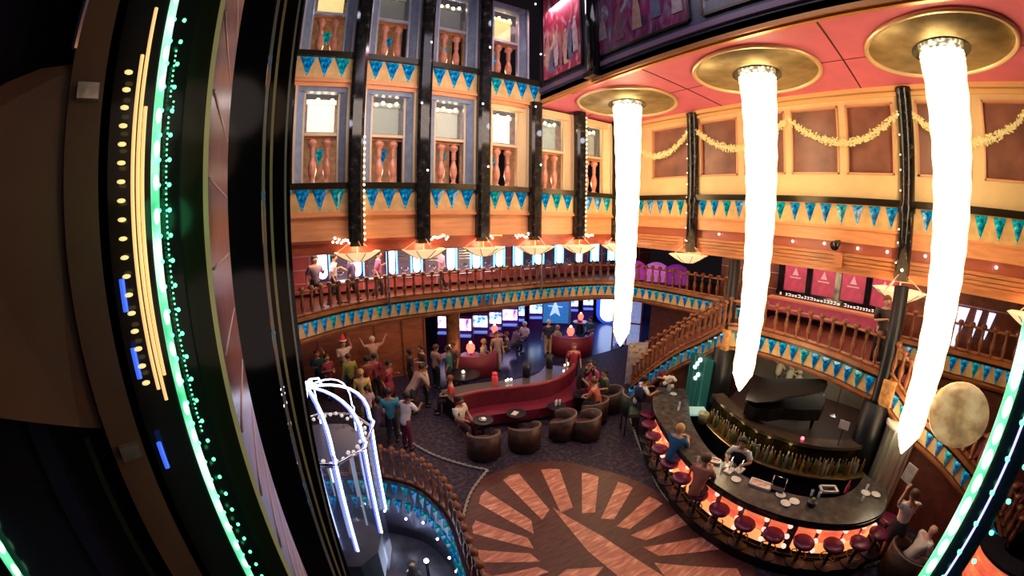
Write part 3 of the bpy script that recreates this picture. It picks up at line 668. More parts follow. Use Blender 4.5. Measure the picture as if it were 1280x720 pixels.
# right upper wall, maroon posters and sign band
wq = sroot('wall_gallery')
MB().box(13.6, 13.8, -5.5, 7.5, zb - .2, 5.35).build('wall_panel', M_woodd, wq)
m = MB()
for z in (4.15, 4.7): m.box(13.57, 13.6, -5.5, 7.5, z, z + .02)
m.build('pale_seams', mat('seam_line', (.6, .38, .4)), wq)
M_post = mat('rose_poster', (.42, .06, .11), .45, var=.2, emit=.12, ecol=(.8, .1, .2))
for k in range(4):
    y = 4.45 - k * 1.02
    t = thing('poster', 'rose red lit poster on the gallery wall, ' + ['leftmost of four beside the middle chandelier', 'second of four, with a pale triangular emblem', 'third of four from left', 'fourth, half behind the large pendant'][k], 'poster', (13.55, y, 4.62))
    MB().box(-.04, .04, -.4, .4, -.42, .62).build('sheet', M_post, t)
    m = MB(); m.add([(-.05, .12, .12), (-.05, -.12, .12), (-.05, 0, .38), (-.045, 0, .2)], [(0, 1, 3), (1, 2, 3), (2, 0, 3)]); m.box(-.05, -.041, -.2, .2, .02, .06); m.build('emblem', mat('emblem_print', (.75, .55, .6), .4), t)
t = thing('sign', 'dark sign strip with illegible white lettering under the rose posters', 'sign', (13.5, 2.9, 4.02))
MB().box(-.05, .04, -2.2, 2.2, -.06, .16).build('board', M_black, t)
m = MB(); yy_ = 2.05
while yy_ > -2.1:
    wl_ = R.uniform(.04, .1); h = R.uniform(.05, .1)
    if R.random() > .15: m.box(-.06, -.045, yy_ - wl_, yy_ - wl_ + .018, 0, h); m.box(-.06, -.045, yy_ - wl_, yy_, h - .02, h) ; m.box(-.06, -.045, yy_ - wl_, yy_, .0, .018)
    yy_ -= wl_ + .04
m.build('lettering', mat('white_print', (.9, .85, .8), .4, emit=.5), t)
t = thing('counter', 'rose coloured counter front under the sign strip on the gallery', 'counter', (13.1, 2.9, zb - .15))
MB().box(-.05, .3, -2.1, 2.3, .1, .5).build('front', M_post, t); MB().box(-.1, .32, -2.12, 2.32, .5, .56).build('top', M_woodl, t)
for y in (4.98, 3.94, 2.92, 1.9): tag(MB().box(13.46, 13.58, y - .1, y + .1, 4.15, 5.3).build('black_post', M_black), 'narrow black post between rose posters, ' + {4.98: 'left of all four', 3.94: 'after the first', 2.92: 'after the second', 1.9: 'after the third'}[y], 'post')
# light beams on the far right gallery wall, built as glowing slabs
for i, (y, wd) in enumerate(((-1.15, .34), (-1.62, .16), (-2.02, .2))):
    t = thing('light_strip', 'slanting blue-white light shaft on the dark gallery wall, ' + ['widest and leftmost', 'middle', 'rightmost'][i], 'light', (13.56, y, 3.6))
    m = MB(); m.add([(0, -wd / 2, 1.05), (0, wd / 2, 1.05), (0, wd * .2 + .12, -.1 + .2 * i), (0, -wd * .1 + .12, -.1 + .2 * i), (-.05, -wd / 2, 1.05), (-.05, wd / 2, 1.05), (-.05, wd * .2 + .12, -.1 + .2 * i), (-.05, -wd * .1 + .12, -.1 + .2 * i)], [(0, 1, 2, 3), (7, 6, 5, 4), (0, 4, 5, 1), (1, 5, 6, 2), (2, 6, 7, 3), (3, 7, 4, 0)])
    m.build('tube', mat('icy_neon', (.6, .7, 1), .3, emit=1.3, ecol=(.5, .6, 1)), t)
for i in range(4): tag(MB().ball((13.56, -2.25 - i * .33, 4.22), .06, 8, 5).build('globe_lamp', mat('peach_globe', (1, .7, .5), .4, emit=.9)), 'small peach globe lamp on the dark right gallery wall', 'lamp', 'globe lamps on the right gallery')
# magenta lit sofas seen past the first chandelier
for i, (x, y, c) in enumerate(((13.5, 12.0, (.6, .05, .5)), (13.9, 11.0, (.8, .2, .75)), (14.1, 10.0, (.35, .03, .4)))):
    t = thing('banquette', ['magenta banquette seen just right of the first chandelier', 'bright violet banquette in the gap between first chandelier and black column', 'dark purple banquette below the column pendant'][i], 'sofa', (x, y, zb), -.9)
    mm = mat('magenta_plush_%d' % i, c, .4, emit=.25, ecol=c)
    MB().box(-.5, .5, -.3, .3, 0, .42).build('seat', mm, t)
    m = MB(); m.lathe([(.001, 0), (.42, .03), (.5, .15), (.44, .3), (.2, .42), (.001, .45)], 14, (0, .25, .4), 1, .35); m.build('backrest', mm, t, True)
# lobby level walls
w1 = sroot('wall_lobby')
MB().box(-3.2, 4.3, 14.3, 14.5, 0, 2.85).build('wood_panelling', mat('lobby_panel', (.36, .12, .06), .4, var=.25, scale=2, stretch=(1, 1, 4)), w1)
m = MB()
for x in (-2.2, -1.1, 0, 1.1, 2.2, 3.3, 4.2): m.box(x, x + .05, 14.26, 14.3, 0, 2.85)
m.build('panel_joint', M_woodd, w1)
t = thing('pier', 'round gilded wooden pier at the end of the panelled lobby wall', 'pillar', (5.45, 14.2, 0))
MB().lathe([(.34, 0), (.34, .3), (.28, .34), (.28, 2.3), (.36, 2.5), (.36, 2.84)], 16).build('shaft', mat('bronze_pier', (.25, .13, .05), .35, metal=.4, var=.4), t, True)
struct(MB().box(4.3, 20, 19.6, 19.8, 0, 2.9).build('wall_back', M_navy))
struct(MB().box(19.6, 19.8, -5, 19.8, 0, 2.9).build('wall_side', M_navy))
struct(MB().box(13.0, 13.2, 0.2, 5.6, 0, 2.7).build('wall_stage', ramp_mat('grey_mural', [(.3, (.16, .15, .12)), (.6, (.24, .22, .17)), (.8, (.32, .3, .22))], rough=.5, scale=1.5)))
struct(MB().box(13.2, 13.4, 5.6, 10.6, 0, 2.8).build('wall_stairback', mat('maroon_wall', (.12, .035, .025))))
struct(MB().box(12.6, 12.8, -6, .2, 0, 2.8).build('wall_right_lobby', mat('maroon_wall', (.12, .035, .025))))

for a, lb in ((11.5, 'thin chrome pole rising from the balcony to the cove between first and second pendants'), (34.5, 'thin dark pole at the balcony left of the fifth pendant')):
    x, y = 11.9 * math.tan(math.radians(a)), 11.9
    t = thing('slim_pole', lb, 'pole', (x, y, zb - .12)); MB().lathe([(.035, 0), (.035, 2.05)], 8).build('shaft', mat('dull_steel', (.35, .33, .36), .4, metal=.3), t, True); MB().lathe([(.05, 0), (.05, .03)], 10).build('foot_plate', M_dark, t)
# ================================================================ BAR
BO = spline([(9.1, 6.75, 0), (8.3, 6.25, 0), (7.65, 5.52, 0), (7.0, 4.51, 0), (6.5, 3.43, 0), (6.31, 2.59, 0), (6.33, 1.84, 0), (6.58, .98, 0), (7.11, .14, 0), (7.75, -.33, 0), (8.3, -.42, 0), (8.85, -.3, 0)], .12)
BI = spline([(9.75, 6.1, 0), (9.0, 5.45, 0), (8.15, 4.75, 0), (7.45, 3.85, 0), (7.2, 3.3, 0), (7.05, 2.6, 0), (7.08, 1.95, 0), (7.32, 1.2, 0), (7.8, .62, 0), (8.4, .36, 0), (9.1, .3, 0)], .12)
n = min(len(BO), len(BI)); 
def resamp(P, n): return [P[round(k * (len(P) - 1) / (n - 1))] for k in range(n)]
bo_, bi_ = xy(resamp(BO, 70)), xy(resamp(BI, 70))
bar = thing('bar_counter', 'long curved cocktail bar with grey stone top and glowing orange front', 'bar', (0, 0, 0))
m = MB(); m.strip(bi_, bo_, 1.14, 1.2); m.build('countertop', ramp_mat('bar_stone', [(.35, (.045, .038, .033)), (.6, (.085, .074, .066)), (.8, (.15, .135, .12))], rough=.25, scale=6), bar)
side = 1
ofs = lambda P, d: [(p[0] + (q[0] - p[0]) * d / max(.01, math.hypot(q[0] - p[0], q[1] - p[1])), p[1] + (q[1] - p[1]) * d / max(.01, math.hypot(q[0] - p[0], q[1] - p[1]))) for p, q in zip(P, bi_)]
m = MB(); m.strip(ofs(bo_, .02), ofs(bo_, -.03), 1.06, 1.17); m.build('bar_nosing', M_black, bar)
m = MB(); m.strip(ofs(bo_, .24), ofs(bo_, .18), 0, .34); m.build('plinth', M_dark, bar)
m = MB(); m.strip(ofs(bo_, .32), ofs(bo_, .20), .24, 1.1); m.build('core', M_dark, bar)
m = MB(); m.strip(ofs(bi_, 0), [(p[0] + (q[0] - p[0]) * .03, p[1] + (q[1] - p[1]) * .03) for p, q in zip(bi_, bo_)], 0, 1.14); m.build('back_panel', M_dark, bar)
M_onyx = ramp_mat('lit_onyx', [(.3, (.85, .10, .06)), (.55, (1, .20, .08)), (.75, (1, .36, .14))], rough=.3, scale=2.5, stretch=(1, 1, 3), emit=.62)
M_onyx2 = mat('lit_amber', (1, .45, .12), .3, emit=.9, ecol=(1, .36, .12))
M_pk = mat('pink_bulb', (1, .6, .55), .3, emit=1.3, ecol=(1, .5, .42))
FO = ofs(bo_, .13); FI = ofs(bo_, .19)
for s in range(9, 68, 4):
    a = FO[s:s + 4]; b = FI[s:s + 4]
    m = MB(); m.strip(b, a, .82, 1.04)
    m.build('glowing_panel', M_onyx, bar)
    m = MB(); m.strip([(p[0], p[1]) for p in b], a, .6, .80); m.build('glowing_panel', M_onyx, bar)
    m = MB(); m.strip(b, [(p[0] + (p[0] - q[0]) * .8, p[1] + (p[1] - q[1]) * .8) for p, q in zip(a, b)], .36, .58); m.build('amber_step', M_onyx2, bar)
    p, q = FO[s + 3], FI[s + 3]; ux, uy = (p[0] - q[0]) / .06, (p[1] - q[1]) / .06
    for z, o in ((.95, .05), (.72, .09), (.5, .13)):
        c = MB(); c.ball((p[0] + ux * o, p[1] + uy * o, z), .055, 8, 6); c.build('pink_bulb', M_pk, bar, True)
m = MB(); m.tube([(p[0], p[1], .28) for p in ofs(bo_, .02)], .025, 6); m.build('foot_rail', M_trim, bar, True)
for s in range(12, 68, 5):
    p = ofs(bo_, .08)[s]; lamp('POINT', (p[0], p[1], .75), 1.0, (1, .35, .18), .12, name='bar_front_glow')
m = MB(); m.strip(ofs(bo_, .2), ofs(bo_, -.27), 0, .24); m.build('foot_step', M_satin, bar)
# bar stools
def stool(loc, rz, label, group=None):
    t = thing('bar_stool', label, 'bar stool', loc, rz, group)
    m = MB(); m.lathe([(.15, .72), (.2, .74), (.215, .79), (.2, .84), (.14, .86)], 16); st_ = m.build('seat', mat('maroon_leather', (.17, .012, .07), .3), t, True)
    m = MB(); m.lathe([(.2, .715), (.2, .735)], 16); m.build('seat_ring', M_trim, st_)
    m = MB(); m.lathe([(.035, .03), (.035, .72)], 8); po_ = m.build('pole', M_dark, t)
    m = MB(); m.tube([(.15 * math.cos(a * PI / 6), .15 * math.sin(a * PI / 6), .3) for a in range(12)], .013, 5, True); m.box(-.15, .15, -.01, .01, .29, .31); m.build('foot_ring', M_trim, po_)
    m = MB(); m.lathe([(.2, 0), (.2, .02), (.06, .05)], 14); m.build('base', M_dark, t)
    return t
SP = xy(spline([(p[0] - 0, p[1], 0) for p in [(8.18, 6.28), (7.52, 5.55), (6.9, 4.6), (6.42, 3.5), (6.25, 2.6), (6.27, 1.8), (6.52, .92), (7.04, .05), (7.72, -.47), (8.5, -.62)]], .6))
st0 = None; names = ['at the far left end of the bar beside the waiter', 'second from the far left of the bar', 'third from the far left of the bar', 'fourth from the left, next to the man in blue', 'fifth from the left, under the man in blue', 'between the man in blue and the leaning woman', 'under the woman leaning on the bar', 'just right of the leaning woman', 'second right of the leaning woman', 'third right of the leaning woman', 'fourth right of the leaning woman', 'fifth right of the leaning woman', 'fourth from the right end', 'third from the right end', 'second from the right end', 'beside the woman in the white top', 'last at the right end of the bar', 'beyond the right end', 'beyond the bar end']
for k, (x, y) in enumerate(SP):
    lb = 'maroon round bar stool ' + names[min(k, 18)]
    if st0 is None: st0 = stool((x, y, .245), 0, lb, 'maroon stools along the bar'); st0.scale = (1.05, 1.05, .66)
    else: clone(st0, (x, y, .245), k * .7, lb)
# things on the bar
def plate(x, y, lb, r=.11): tag(MB().lathe([(.05, 0), (r * .7, .005), (r, .02), (r, .026), (r * .65, .012), (.01, .01)], 18, (0, 0, 0)).build('plate', M_white, None, True, (x, y, 1.2)), lb, 'plate', 'white plates on the bar')
for x, y, lb in ((6.78, 2.58, 'white round plate on the bar left of the first menu stand'), (7.0, 1.62, 'white round plate between menu stand and glass frame'), (7.0, 1.3, 'white round plate, upper of the pair at the bar curve'), (6.82, 1.42, 'white round plate, lower of the pair at the bar curve'), (8.35, 0.1, 'white plate near the right end of the bar'), (8.45, -.12, 'small white plate nearest the woman in the white top'), (9.1, 6.1, 'round grey platter by the flowers at the far bar end')): plate(x, y, lb)
def tray(x, y, rz, sx, sy, lb, red=True):
    t = thing('menu_stand', lb, 'menu', (x, y, 1.2), rz)
    f = MB(); f.box(-sx, sx, -sy, -sy + .03, 0, .05); f.box(-sx, sx, sy - .03, sy, 0, .05); f.box(-sx, -sx + .03, -sy, sy, 0, .05); f.box(sx - .03, sx, -sy, sy, 0, .05); f.build('rim', M_white, t)
    MB().box(-sx + .03, sx - .03, -sy + .03, sy - .03, .0, .03).build('printed_card', ramp_mat('printed_card_red', [(.4, (.85, .6, .5)), (.5, (.7, .2, .15)), (.6, (.9, .75, .65))], scale=9) if red else M_silver, t)
tray(7.0, 2.1, -1.35, .24, .13, 'red and white printed menu tray on the bar'); tray(7.9, .85, -.9, .2, .12, 'silver tray with raised rim near the right curve of the bar', False)
tray(7.0, 3.3, -1.2, .16, .1, 'white folded paper in front of the leaning woman')
t = thing('glass_frame', 'small chrome glass caddy frame between the menu tray and the plates', 'rack', (7.08, 1.75, 1.2), -1.3)
m = MB()
for s in (-1, 1):
    m.tube([(s * .14, -.08, 0), (s * .14, -.08, .28), (s * .14, .08, .28), (s * .14, .08, 0)], .01, 5)
m.tube([(-.14, .08, .28), (.14, .08, .28)], .01, 5); m.build('frame', M_silver, t); MB().box(-.13, .13, -.07, .07, .0, .06).build('box', M_dark, t)
t = thing('glass_frame', 'chrome caddy frame with straws in front of the bartender', 'rack', (7.0, 2.75, 1.2), -1.3)
for s in (-1, 1): MB().tube([(s * .12, -.08, 0), (s * .12, -.08, .3), (s * .12, .08, .3), (s * .12, .08, 0)], .01, 5).build('frame', M_silver, t)
for q in range(7): MB().tube([(R.uniform(-.1, .1), R.uniform(-.05, .05), 0), (R.uniform(-.14, .14), R.uniform(-.09, .09), .22)], .006, 4).build('straw', M_white, t)
M_clear = mat('clear_glass', (.9, .92, .95), .05, alpha=.35, spec=1)
def glass(x, y, z, lb, h=.14, grp=None): tag(MB().lathe([(.03, 0), (.035, h), (.03, h), (.025, .015)], 10).build('drinking_glass', M_clear, None, True, (x, y, z)), lb, 'glass', grp)
def bottle_mesh(m, key, s=1):
    mb = MB(); mb.lathe([(.034 * s, 0), (.036 * s, .02), (.036 * s, .17 * s), (.014 * s, .22 * s), (.013 * s, .29 * s)], 8); return mb
tag(bottle_mesh(None, 0, 1.1).build('bottle', mat('red_label_glass', (.5, .06, .08), .2), None, True, (8.05, .5, 1.2)), 'slim bottle with red label standing on the right part of the bar', 'bottle')
for k, (x, y) in enumerate(((6.72, 3.55), (6.9, 3.0), (7.3, 3.1), (7.5, .95), (7.45, 1.1), (8.5, .12), (8.0, .1), (8.35, 5.35), (8.6, 5.5))): glass(x, y, 1.2, 'small clear glass on the bar, ' + ['beside the man in blue', 'left of the napkins', 'in front of the bartender', 'by the silver tray', 'left of the silver tray', 'next to the red bottle', 'at the right curve', 'at the left end of the counter', 'beside the far plate'][k])
for k, (x, y, rz) in enumerate(((7.1, 3.0, .3), (6.95, 2.85, 1.1), (7.12, 2.7, .6))): tag(MB().box(-.13, .13, -.08, .08, 0, .04).build('napkin_stack', M_white, None, False, (x, y, 1.2)), ['stack of white napkins in front of the bartender, left', 'stack of white napkins at the bar edge, centre', 'stack of white napkins by the chrome caddy'][k], 'napkins')
bpy.data.objects['napkin_stack'].rotation_euler = (0, 0, .4)
t = thing('caddy', 'dark round condiment caddy on the bar near the two plates', 'caddy', (7.15, .98, 1.2)); MB().lathe([(.1, 0), (.11, .1), (.06, .13)], 12).build('bowl', M_dark, t); MB().ball((.03, 0, .13), .04).build('lime', mat('lime', (.35, .45, .08), .4), t)
# flowers at the far end
t = thing('flower_arrangement', 'white flower arrangement standing on the far left end of the bar', 'flowers', (9.2, 6.35, 1.2))
MB().lathe([(.05, 0), (.08, .12), (.06, .22)], 10).build('vase', M_clear, t); 
fp = []
for q in range(26):
    a = R.uniform(0, 2 * PI); r = R.uniform(0, .2); fp.append((r * math.cos(a), r * math.sin(a), .36 + R.uniform(-.1, .12) - r * .4))
beads('blossom', mat('white_petal', (.85, .75, .66), .6), t, fp, .06)
# back bar
KB = [(9.0, 5.0, 0), (8.5, 4.15, 0), (8.22, 3.42, 0), (8.11, 2.79, 0), (8.24, 2.01, 0), (8.5, 1.37, 0), (8.98, .7, 0), (9.5, .3, 0)]
KP = spline(KB, .12); ka = xy(KP); kb_ = offset(ka, .34)
bb = thing('bottle_bar', 'curved dark back bar with gilt ledges ringing the piano stage', 'bar shelf', (0, 0, 0))
m = MB(); m.strip(kb_, ka, 0, .95); m.build('cabinet', M_dark, bb)
m = MB(); m.strip(kb_, offset(ka, -.03), .95, 1.0); m.build('lower_shelf', mat('aged_gilt', (.22, .15, .06), .35, metal=.7, var=.4), bb)
m = MB(); m.strip(offset(ka, .42), offset(ka, .32), 1.0, 1.55); m.build('mirror_back', mat('dark_mirror', (.04, .028, .014), .15, metal=.7), bb)
m = MB(); m.strip(offset(ka, .62), offset(ka, .26), 1.55, 1.63); m.build('top_ledge', mat('ledge_wood', (.06, .04, .028), .3, var=.3), bb)
m = MB(); m.tube([(p[0], p[1], .98) for p in offset(ka, -.04)], .018, 5); m.build('gilt_rail', M_gold, bb)
cols = [(.3, .18, .03), (.14, .07, .02), (.4, .32, .14), (.06, .09, .03), (.25, .22, .18)]
bm_ = [bottle_mesh(None, 0, s).build('bottle', mat('bottle_glass_%d' % i, c, .12, spec=.9), None, True, (0, 0, -50)) for i, (s, c) in enumerate(zip((1.1, 1.25, .95, 1.15, 1.3), cols))]
B2 = xy(spline(KB, .105)); row = [offset(B2, .1), offset(B2, .22)]
cnt = 0
for ri in (0, 1):
    for k, p in enumerate(row[ri]):
        if k < 3 or R.random() < .18 or cnt > 95: continue
        o = inst(bm_[R.randrange(5)], 'bottle', None, (p[0] + R.uniform(-.015, .015), p[1], 1.0)); kc_ = int(o.data.materials[0].name.split('_')[-1]); th_ = ('left', 'middle', 'right')[min(2, 3 * k // len(row[ri]))]; tag(o, '%s bottle in the %s row, %s third of the back bar shelf' % (('amber', 'tall dark brown', 'pale straw', 'dark green', 'tall silvery')[kc_], ('front', 'rear')[ri], th_), 'bottle', '%s bottles on the %s of the back bar, %s row' % (('amber', 'dark brown', 'straw', 'green', 'silvery')[kc_], th_, ('front', 'rear')[ri])); cnt += 1
for o in bm_: bpy.data.objects.remove(o)
for k in (4, 9, 14, 19, 24, 30): p = row[1][min(k, len(row[1]) - 1)]; lamp('POINT', (p[0] - .05, p[1], 1.45), .9, (1, .75, .35), .05, name='shelf_light')
# stage and grand piano
struct(slab([(p[0], p[1]) for p in offset(ka, .6)] + [(13, .3), (13, 5.4)], 0, 1.1, 'floor', mat('stage_floor', (.05, .025, .02), .5)))
t = thing('grand_piano', 'black grand piano with raised lid on the round stage behind the bar', 'piano', (9.85, 2.9, 1.1), PI + .2)
M_pb = mat('piano_black', (.003, .003, .004), .5, spec=.25)
body = [(-.75, -.95), (-.75, .95), (-.3, 1.0), (.25, .95), (.55, .5), (.75, .05), (1.1, -.25), (1.2, -.6), (1.05, -.9), (.6, -.98)]
m = MB(); m.prism(body, .62, .92); m.build('case', M_pb, t)
m = MB(); m.box(-1.0, -.72, -.9, .9, .62, .74); m.build('keyboard', M_white, t); MB().box(-1.02, -.7, -.95, -.9, .6, .85).build('cheek', M_black, t); MB().box(-1.02, -.7, .9, .95, .6, .85).build('cheek', M_black, t)
m = MB(); L = [(x, y) for x, y in body]; th = .22
vs = [(x * .98, -.98 + (y + .98) * math.cos(th), .95 + (y + .98) * math.sin(th)) for x, y in L]; vs2 = [(a, b - .02, c + .025) for a, b, c in vs]; nL = len(L)
m.add(vs + vs2, [tuple(range(nL)), tuple(range(2 * nL - 1, nL - 1, -1))] + [(i, (i + 1) % nL, nL + (i + 1) % nL, nL + i) for i in range(nL)]); m.build('lid', M_pb, t)
for x, y in ((-.55, -.8), (-.55, .8), (.9, -.6)):
    m = MB(); m.lathe([(.035, 0), (.05, .15), (.07, .62)], 10, (x, y, 0)); m.build('leg', M_black, t)
t = thing('piano_bench', 'black padded piano bench behind the grand piano', 'bench', (11.1, 3.1, 1.1), .25)
MB().box(-.18, .18, -.38, .38, .42, .5).build('seat', M_dark, t)
for x, y in ((-.14, -.32), (-.14, .32), (.14, -.32), (.14, .32)): MB().box(x - .02, x + .02, y - .02, y + .02, 0, .42).build('leg', M_dark, t)
t = thing('wall_relief', 'pale relief of dancing figures on the grey wall behind the piano', 'relief', (12.98, 3.9, 1.2))
mrel = mat('relief_plaster', (.62, .55, .38), .5)
for k, (dy, h, ar) in enumerate(((.42, .75, 1), (0, .6, -1), (-.35, .5, 1))):
    m = MB(); m.ball((-.05, dy, h), .09, 10, 6); m.tube([(-.04, dy, h - .06), (-.05, dy, h - .2), (-.05, dy + .03, h - .5), (-.05, dy, -.1)], [.05, .13, .11, .16], 8)
    m.tube([(-.05, dy + .08, h - .16), (-.06, dy + .24 * ar, h - .1), (-.06, dy + .3 * ar, h + .15)], .035, 6); m.tube([(-.05, dy - .08, h - .16), (-.06, dy - .2 * ar, h - .3)], .035, 6); m.build('figure', mrel, t, True)
tag(MB().ball((8.72, 1.95, 1.66), .045).build('red_lamp', mat('red_glow', (1, .1, .15), .3, emit=4)), 'tiny glowing red lamp on the ledge in front of the piano', 'lamp')
for k, (x, y) in enumerate(((11.9, 1.9), (9.1, 1.15))):
    t = thing('music_stand', ['thin chrome microphone stand right of the piano by the grey wall', 'dark music stand with white sheet at the right end of the stage'][k], 'stand', (x, y, 1.1))
    m = MB(); m.tube([(0, 0, .02), (0, 0, 1.2)], .014, 6); m.lathe([(.16, 0), (.03, .05)], 10); m.build('pole', M_silver if k == 0 else M_dark, t)
    (MB().ball((0, 0, 1.24), .05) if k == 0 else MB().box(-.02, .0, -.12, .12, .95, 1.15)).build('head', M_silver if k == 0 else M_white, t)
# teal display cabinet left of the stage
t = thing('display_cabinet', 'tall teal glass display cabinet with lit white ornaments left of the stage', 'cabinet', (10.35, 5.85, 0), -.45)
M_teal = mat('teal_glass_case', (.02, .10, .09), .12, emit=.03, ecol=(.1, .7, .6))
MB().box(-.35, .35, -.45, .45, 0, 2.25).build('case', M_teal, t)
for q in range(5):
    o = MB().ball((-.38, -.2 + .12 * (q % 3), 2.2 - q * .16), .075, 8, 5).build('ornament', mat('mint_glow', (.7, 1, .9), .3, emit=.9), t)
for q in range(4): MB().box(-.37, -.35, -.45 + q * .28, -.43 + q * .28, 0, 2.25).build('edge', mat('teal_edge', (.1, .4, .38), .2), t)
t = thing('serving_table', 'low table with bright mint green lit top below the teal cabinet', 'table', (9.55, 5.45, 0), -.7)
MB().box(-.3, .3, -.25, .25, .72, .78).build('top', mat('mint_top', (.45, .75, .65), .3, emit=.35), t); MB().box(-.26, .26, -.2, .2, 0, .72).build('base', M_dark, t)
tag(MB().lathe([(.13, 0), (.15, .3), (.13, .31), (.12, .03)], 12).build('ice_bucket', mat('straw_metal', (.5, .48, .3), .35, metal=.4), None, True, (8.75, 4.75, .95)), 'pale round ice bucket at the left end of the back bar', 'bucket')
t = thing('easel_poster', 'tall pale poster on a stand at the foot of the left stairs', 'poster', (10.35, 8.75, 0), .75)
MB().box(-.03, .03, -.36, .36, .25, 1.9).build('board', mat('poster_print', (.42, .38, .45), .4, var=.35, scale=5), t)
MB().box(-.04, -.03, -.3, .3, 1.35, 1.8).build('picture', ramp_mat('poster_picture', [(.35, (.3, .2, .15)), (.5, (.75, .6, .45)), (.7, (.35, .3, .4))], scale=8), t)
m = MB(); m.tube([(-.06, -.3, 0), (0, -.25, .4)], .02); m.tube([(-.06, .3, 0), (0, .25, .4)], .02); m.tube([(.4, 0, 0), (.04, 0, 1.2)], .02); m.build('easel_legs', M_gold, t)

# ================================================================ LOUNGE
M_red = mat('red_velvet', (.15, .009, .026), .55, var=.25)
so = thing('banquette', 'long curved red velvet banquette in the middle of the lobby', 'sofa', (0, 0, 0))
SB = xy(spline([(3.75, 9.75, 0), (4.6, 9.78, 0), (5.6, 9.55, 0), (6.5, 9.35, 0), (7.3, 9.4, 0), (8.1, 9.75, 0), (8.8, 10.3, 0)], .15))
m = MB(); m.strip(offset(SB, .18), SB, 0, .95); m.build('backrest', M_red, so)
m = MB(); m.strip(SB, offset(SB, -.62), .12, .45); m.build('seat', mat('crimson_velvet', (.18, .009, .034), .5, var=.2), so)
m = MB(); m.strip(SB, offset(SB, -.56), 0, .12); m.build('plinth', M_dark, so)
m = MB(); m.tube([(p[0], p[1], .95) for p in offset(SB, .08)], .06, 8); m.build('top_roll', mat('rose_velvet', (.33, .04, .05), .45), so, True)
lg = thing('ledge', 'dark wooden ledge running behind the red banquette', 'shelf', (0, 0, 0)); m = MB(); m.strip(offset(SB, 1.2), offset(SB, .22), .66, .72); m.build('ledge_top', mat('ledge_top', (.10, .085, .08), .25), lg); m = MB(); m.strip(offset(SB, 1.1), offset(SB, .3), 0, .66); m.build('ledge_base', M_dark, lg)
def tub(loc, rz, label):
    t = thing('tub_chair', label, 'armchair', loc, rz)
    ri, ro = .34, .46
    A = [(ri * math.cos(a), ri * math.sin(a)) for a in [math.radians(k) for k in range(55, 306, 10)]]; B = [(ro * math.cos(a), ro * math.sin(a)) for a in [math.radians(k) for k in range(55, 306, 10)]]
    hs = [.56 + .22 * max(0, math.sin(PI * i / (len(A) - 1))) ** .7 for i in range(len(A))]
    m = MB(); m.strip(A, B, .08, hs); sh_ = m.build('shell', mat('olive_leather', (.065, .032, .022), .4, var=.45), t, True)
    m = MB(); m.tube([(b[0] * .94, b[1] * .94, h + .005) for b, h in zip(B, hs)], .028, 6); m.build('piping', mat('tan_piping', (.2, .14, .09), .4), sh_, True)
    m = MB(); m.lathe([(.3, .15), (.345, .2), (.345, .4), (.28, .45), (.02, .46)], 20); m.build('seat_cushion', mat('brown_cushion', (.07, .03, .03), .5), t, True)
    m = MB(); m.lathe([(.28, 0), (.3, .1)], 16); m.build('base', M_dark, t)
    return t
c0 = tub((3.8, 8.0, 0), 1.3, 'dark tub chair at the left end of the lounge row beside the rope edging')
for x, y, a, lb in ((4.95, 7.8, 1.5, 'olive brown tub chair in the middle facing the red banquette'), (6.15, 7.75, 2.3, 'brown tub chair with pale piping left of the seated group'), (6.75, 7.35, 2.2, 'brown tub chair nearest the dance floor in the seated group'), (7.6, 7.95, 2.0, 'dark tub chair in the seated group by the banquette end'), (8.5, 8.2, 2.5, 'reddish tub chair furthest right in the lounge, back to the stairs')): clone(c0, (x, y, 0), a, lb)
def ctable(loc, label, r=.3, h=.55):
    t = thing('cocktail_table', label, 'table', loc)
    MB().lathe([(r, h - .035), (r, h)], 20).build('tabletop', M_dark, t); MB().lathe([(.04, .03), (.03, h - .03)], 8).build('pedestal', M_dark, t); MB().lathe([(.2, 0), (.2, .02), (.04, .04)], 14).build('base', M_dark, t); return t
T0 = ctable((4.2, 8.85, 0), 'round cocktail table with chrome ashtray before the left end of the banquette')
for x, y, lb in ((5.25, 8.75, 'round cocktail table with papers before the middle of the banquette'), (6.55, 8.5, 'round cocktail table with tall glasses before the banquette'), (7.75, 8.75, 'round cocktail table among the seated group')): clone(T0, (x, y, 0), 0, lb)
tag(MB().lathe([(.1, 0), (.13, .03), (.12, .04), (.08, .01)], 16).build('ashtray', M_silver, None, True, (4.2, 8.85, .55)), 'chrome ashtray on the leftmost cocktail table', 'ashtray')
o = MB().box(-.12, .12, -.08, .08, 0, .012).build('paper', M_white, None, False, (5.2, 8.75, .55)); o.rotation_euler = (0, 0, .6); tag(o, 'folded white paper on the middle cocktail table', 'paper')
for k in range(3): glass(6.5 + .08 * k, 8.5 + .05 * (k % 2), .55, 'tall glass on the cocktail table before the banquette', .2, 'glasses on the third cocktail table')
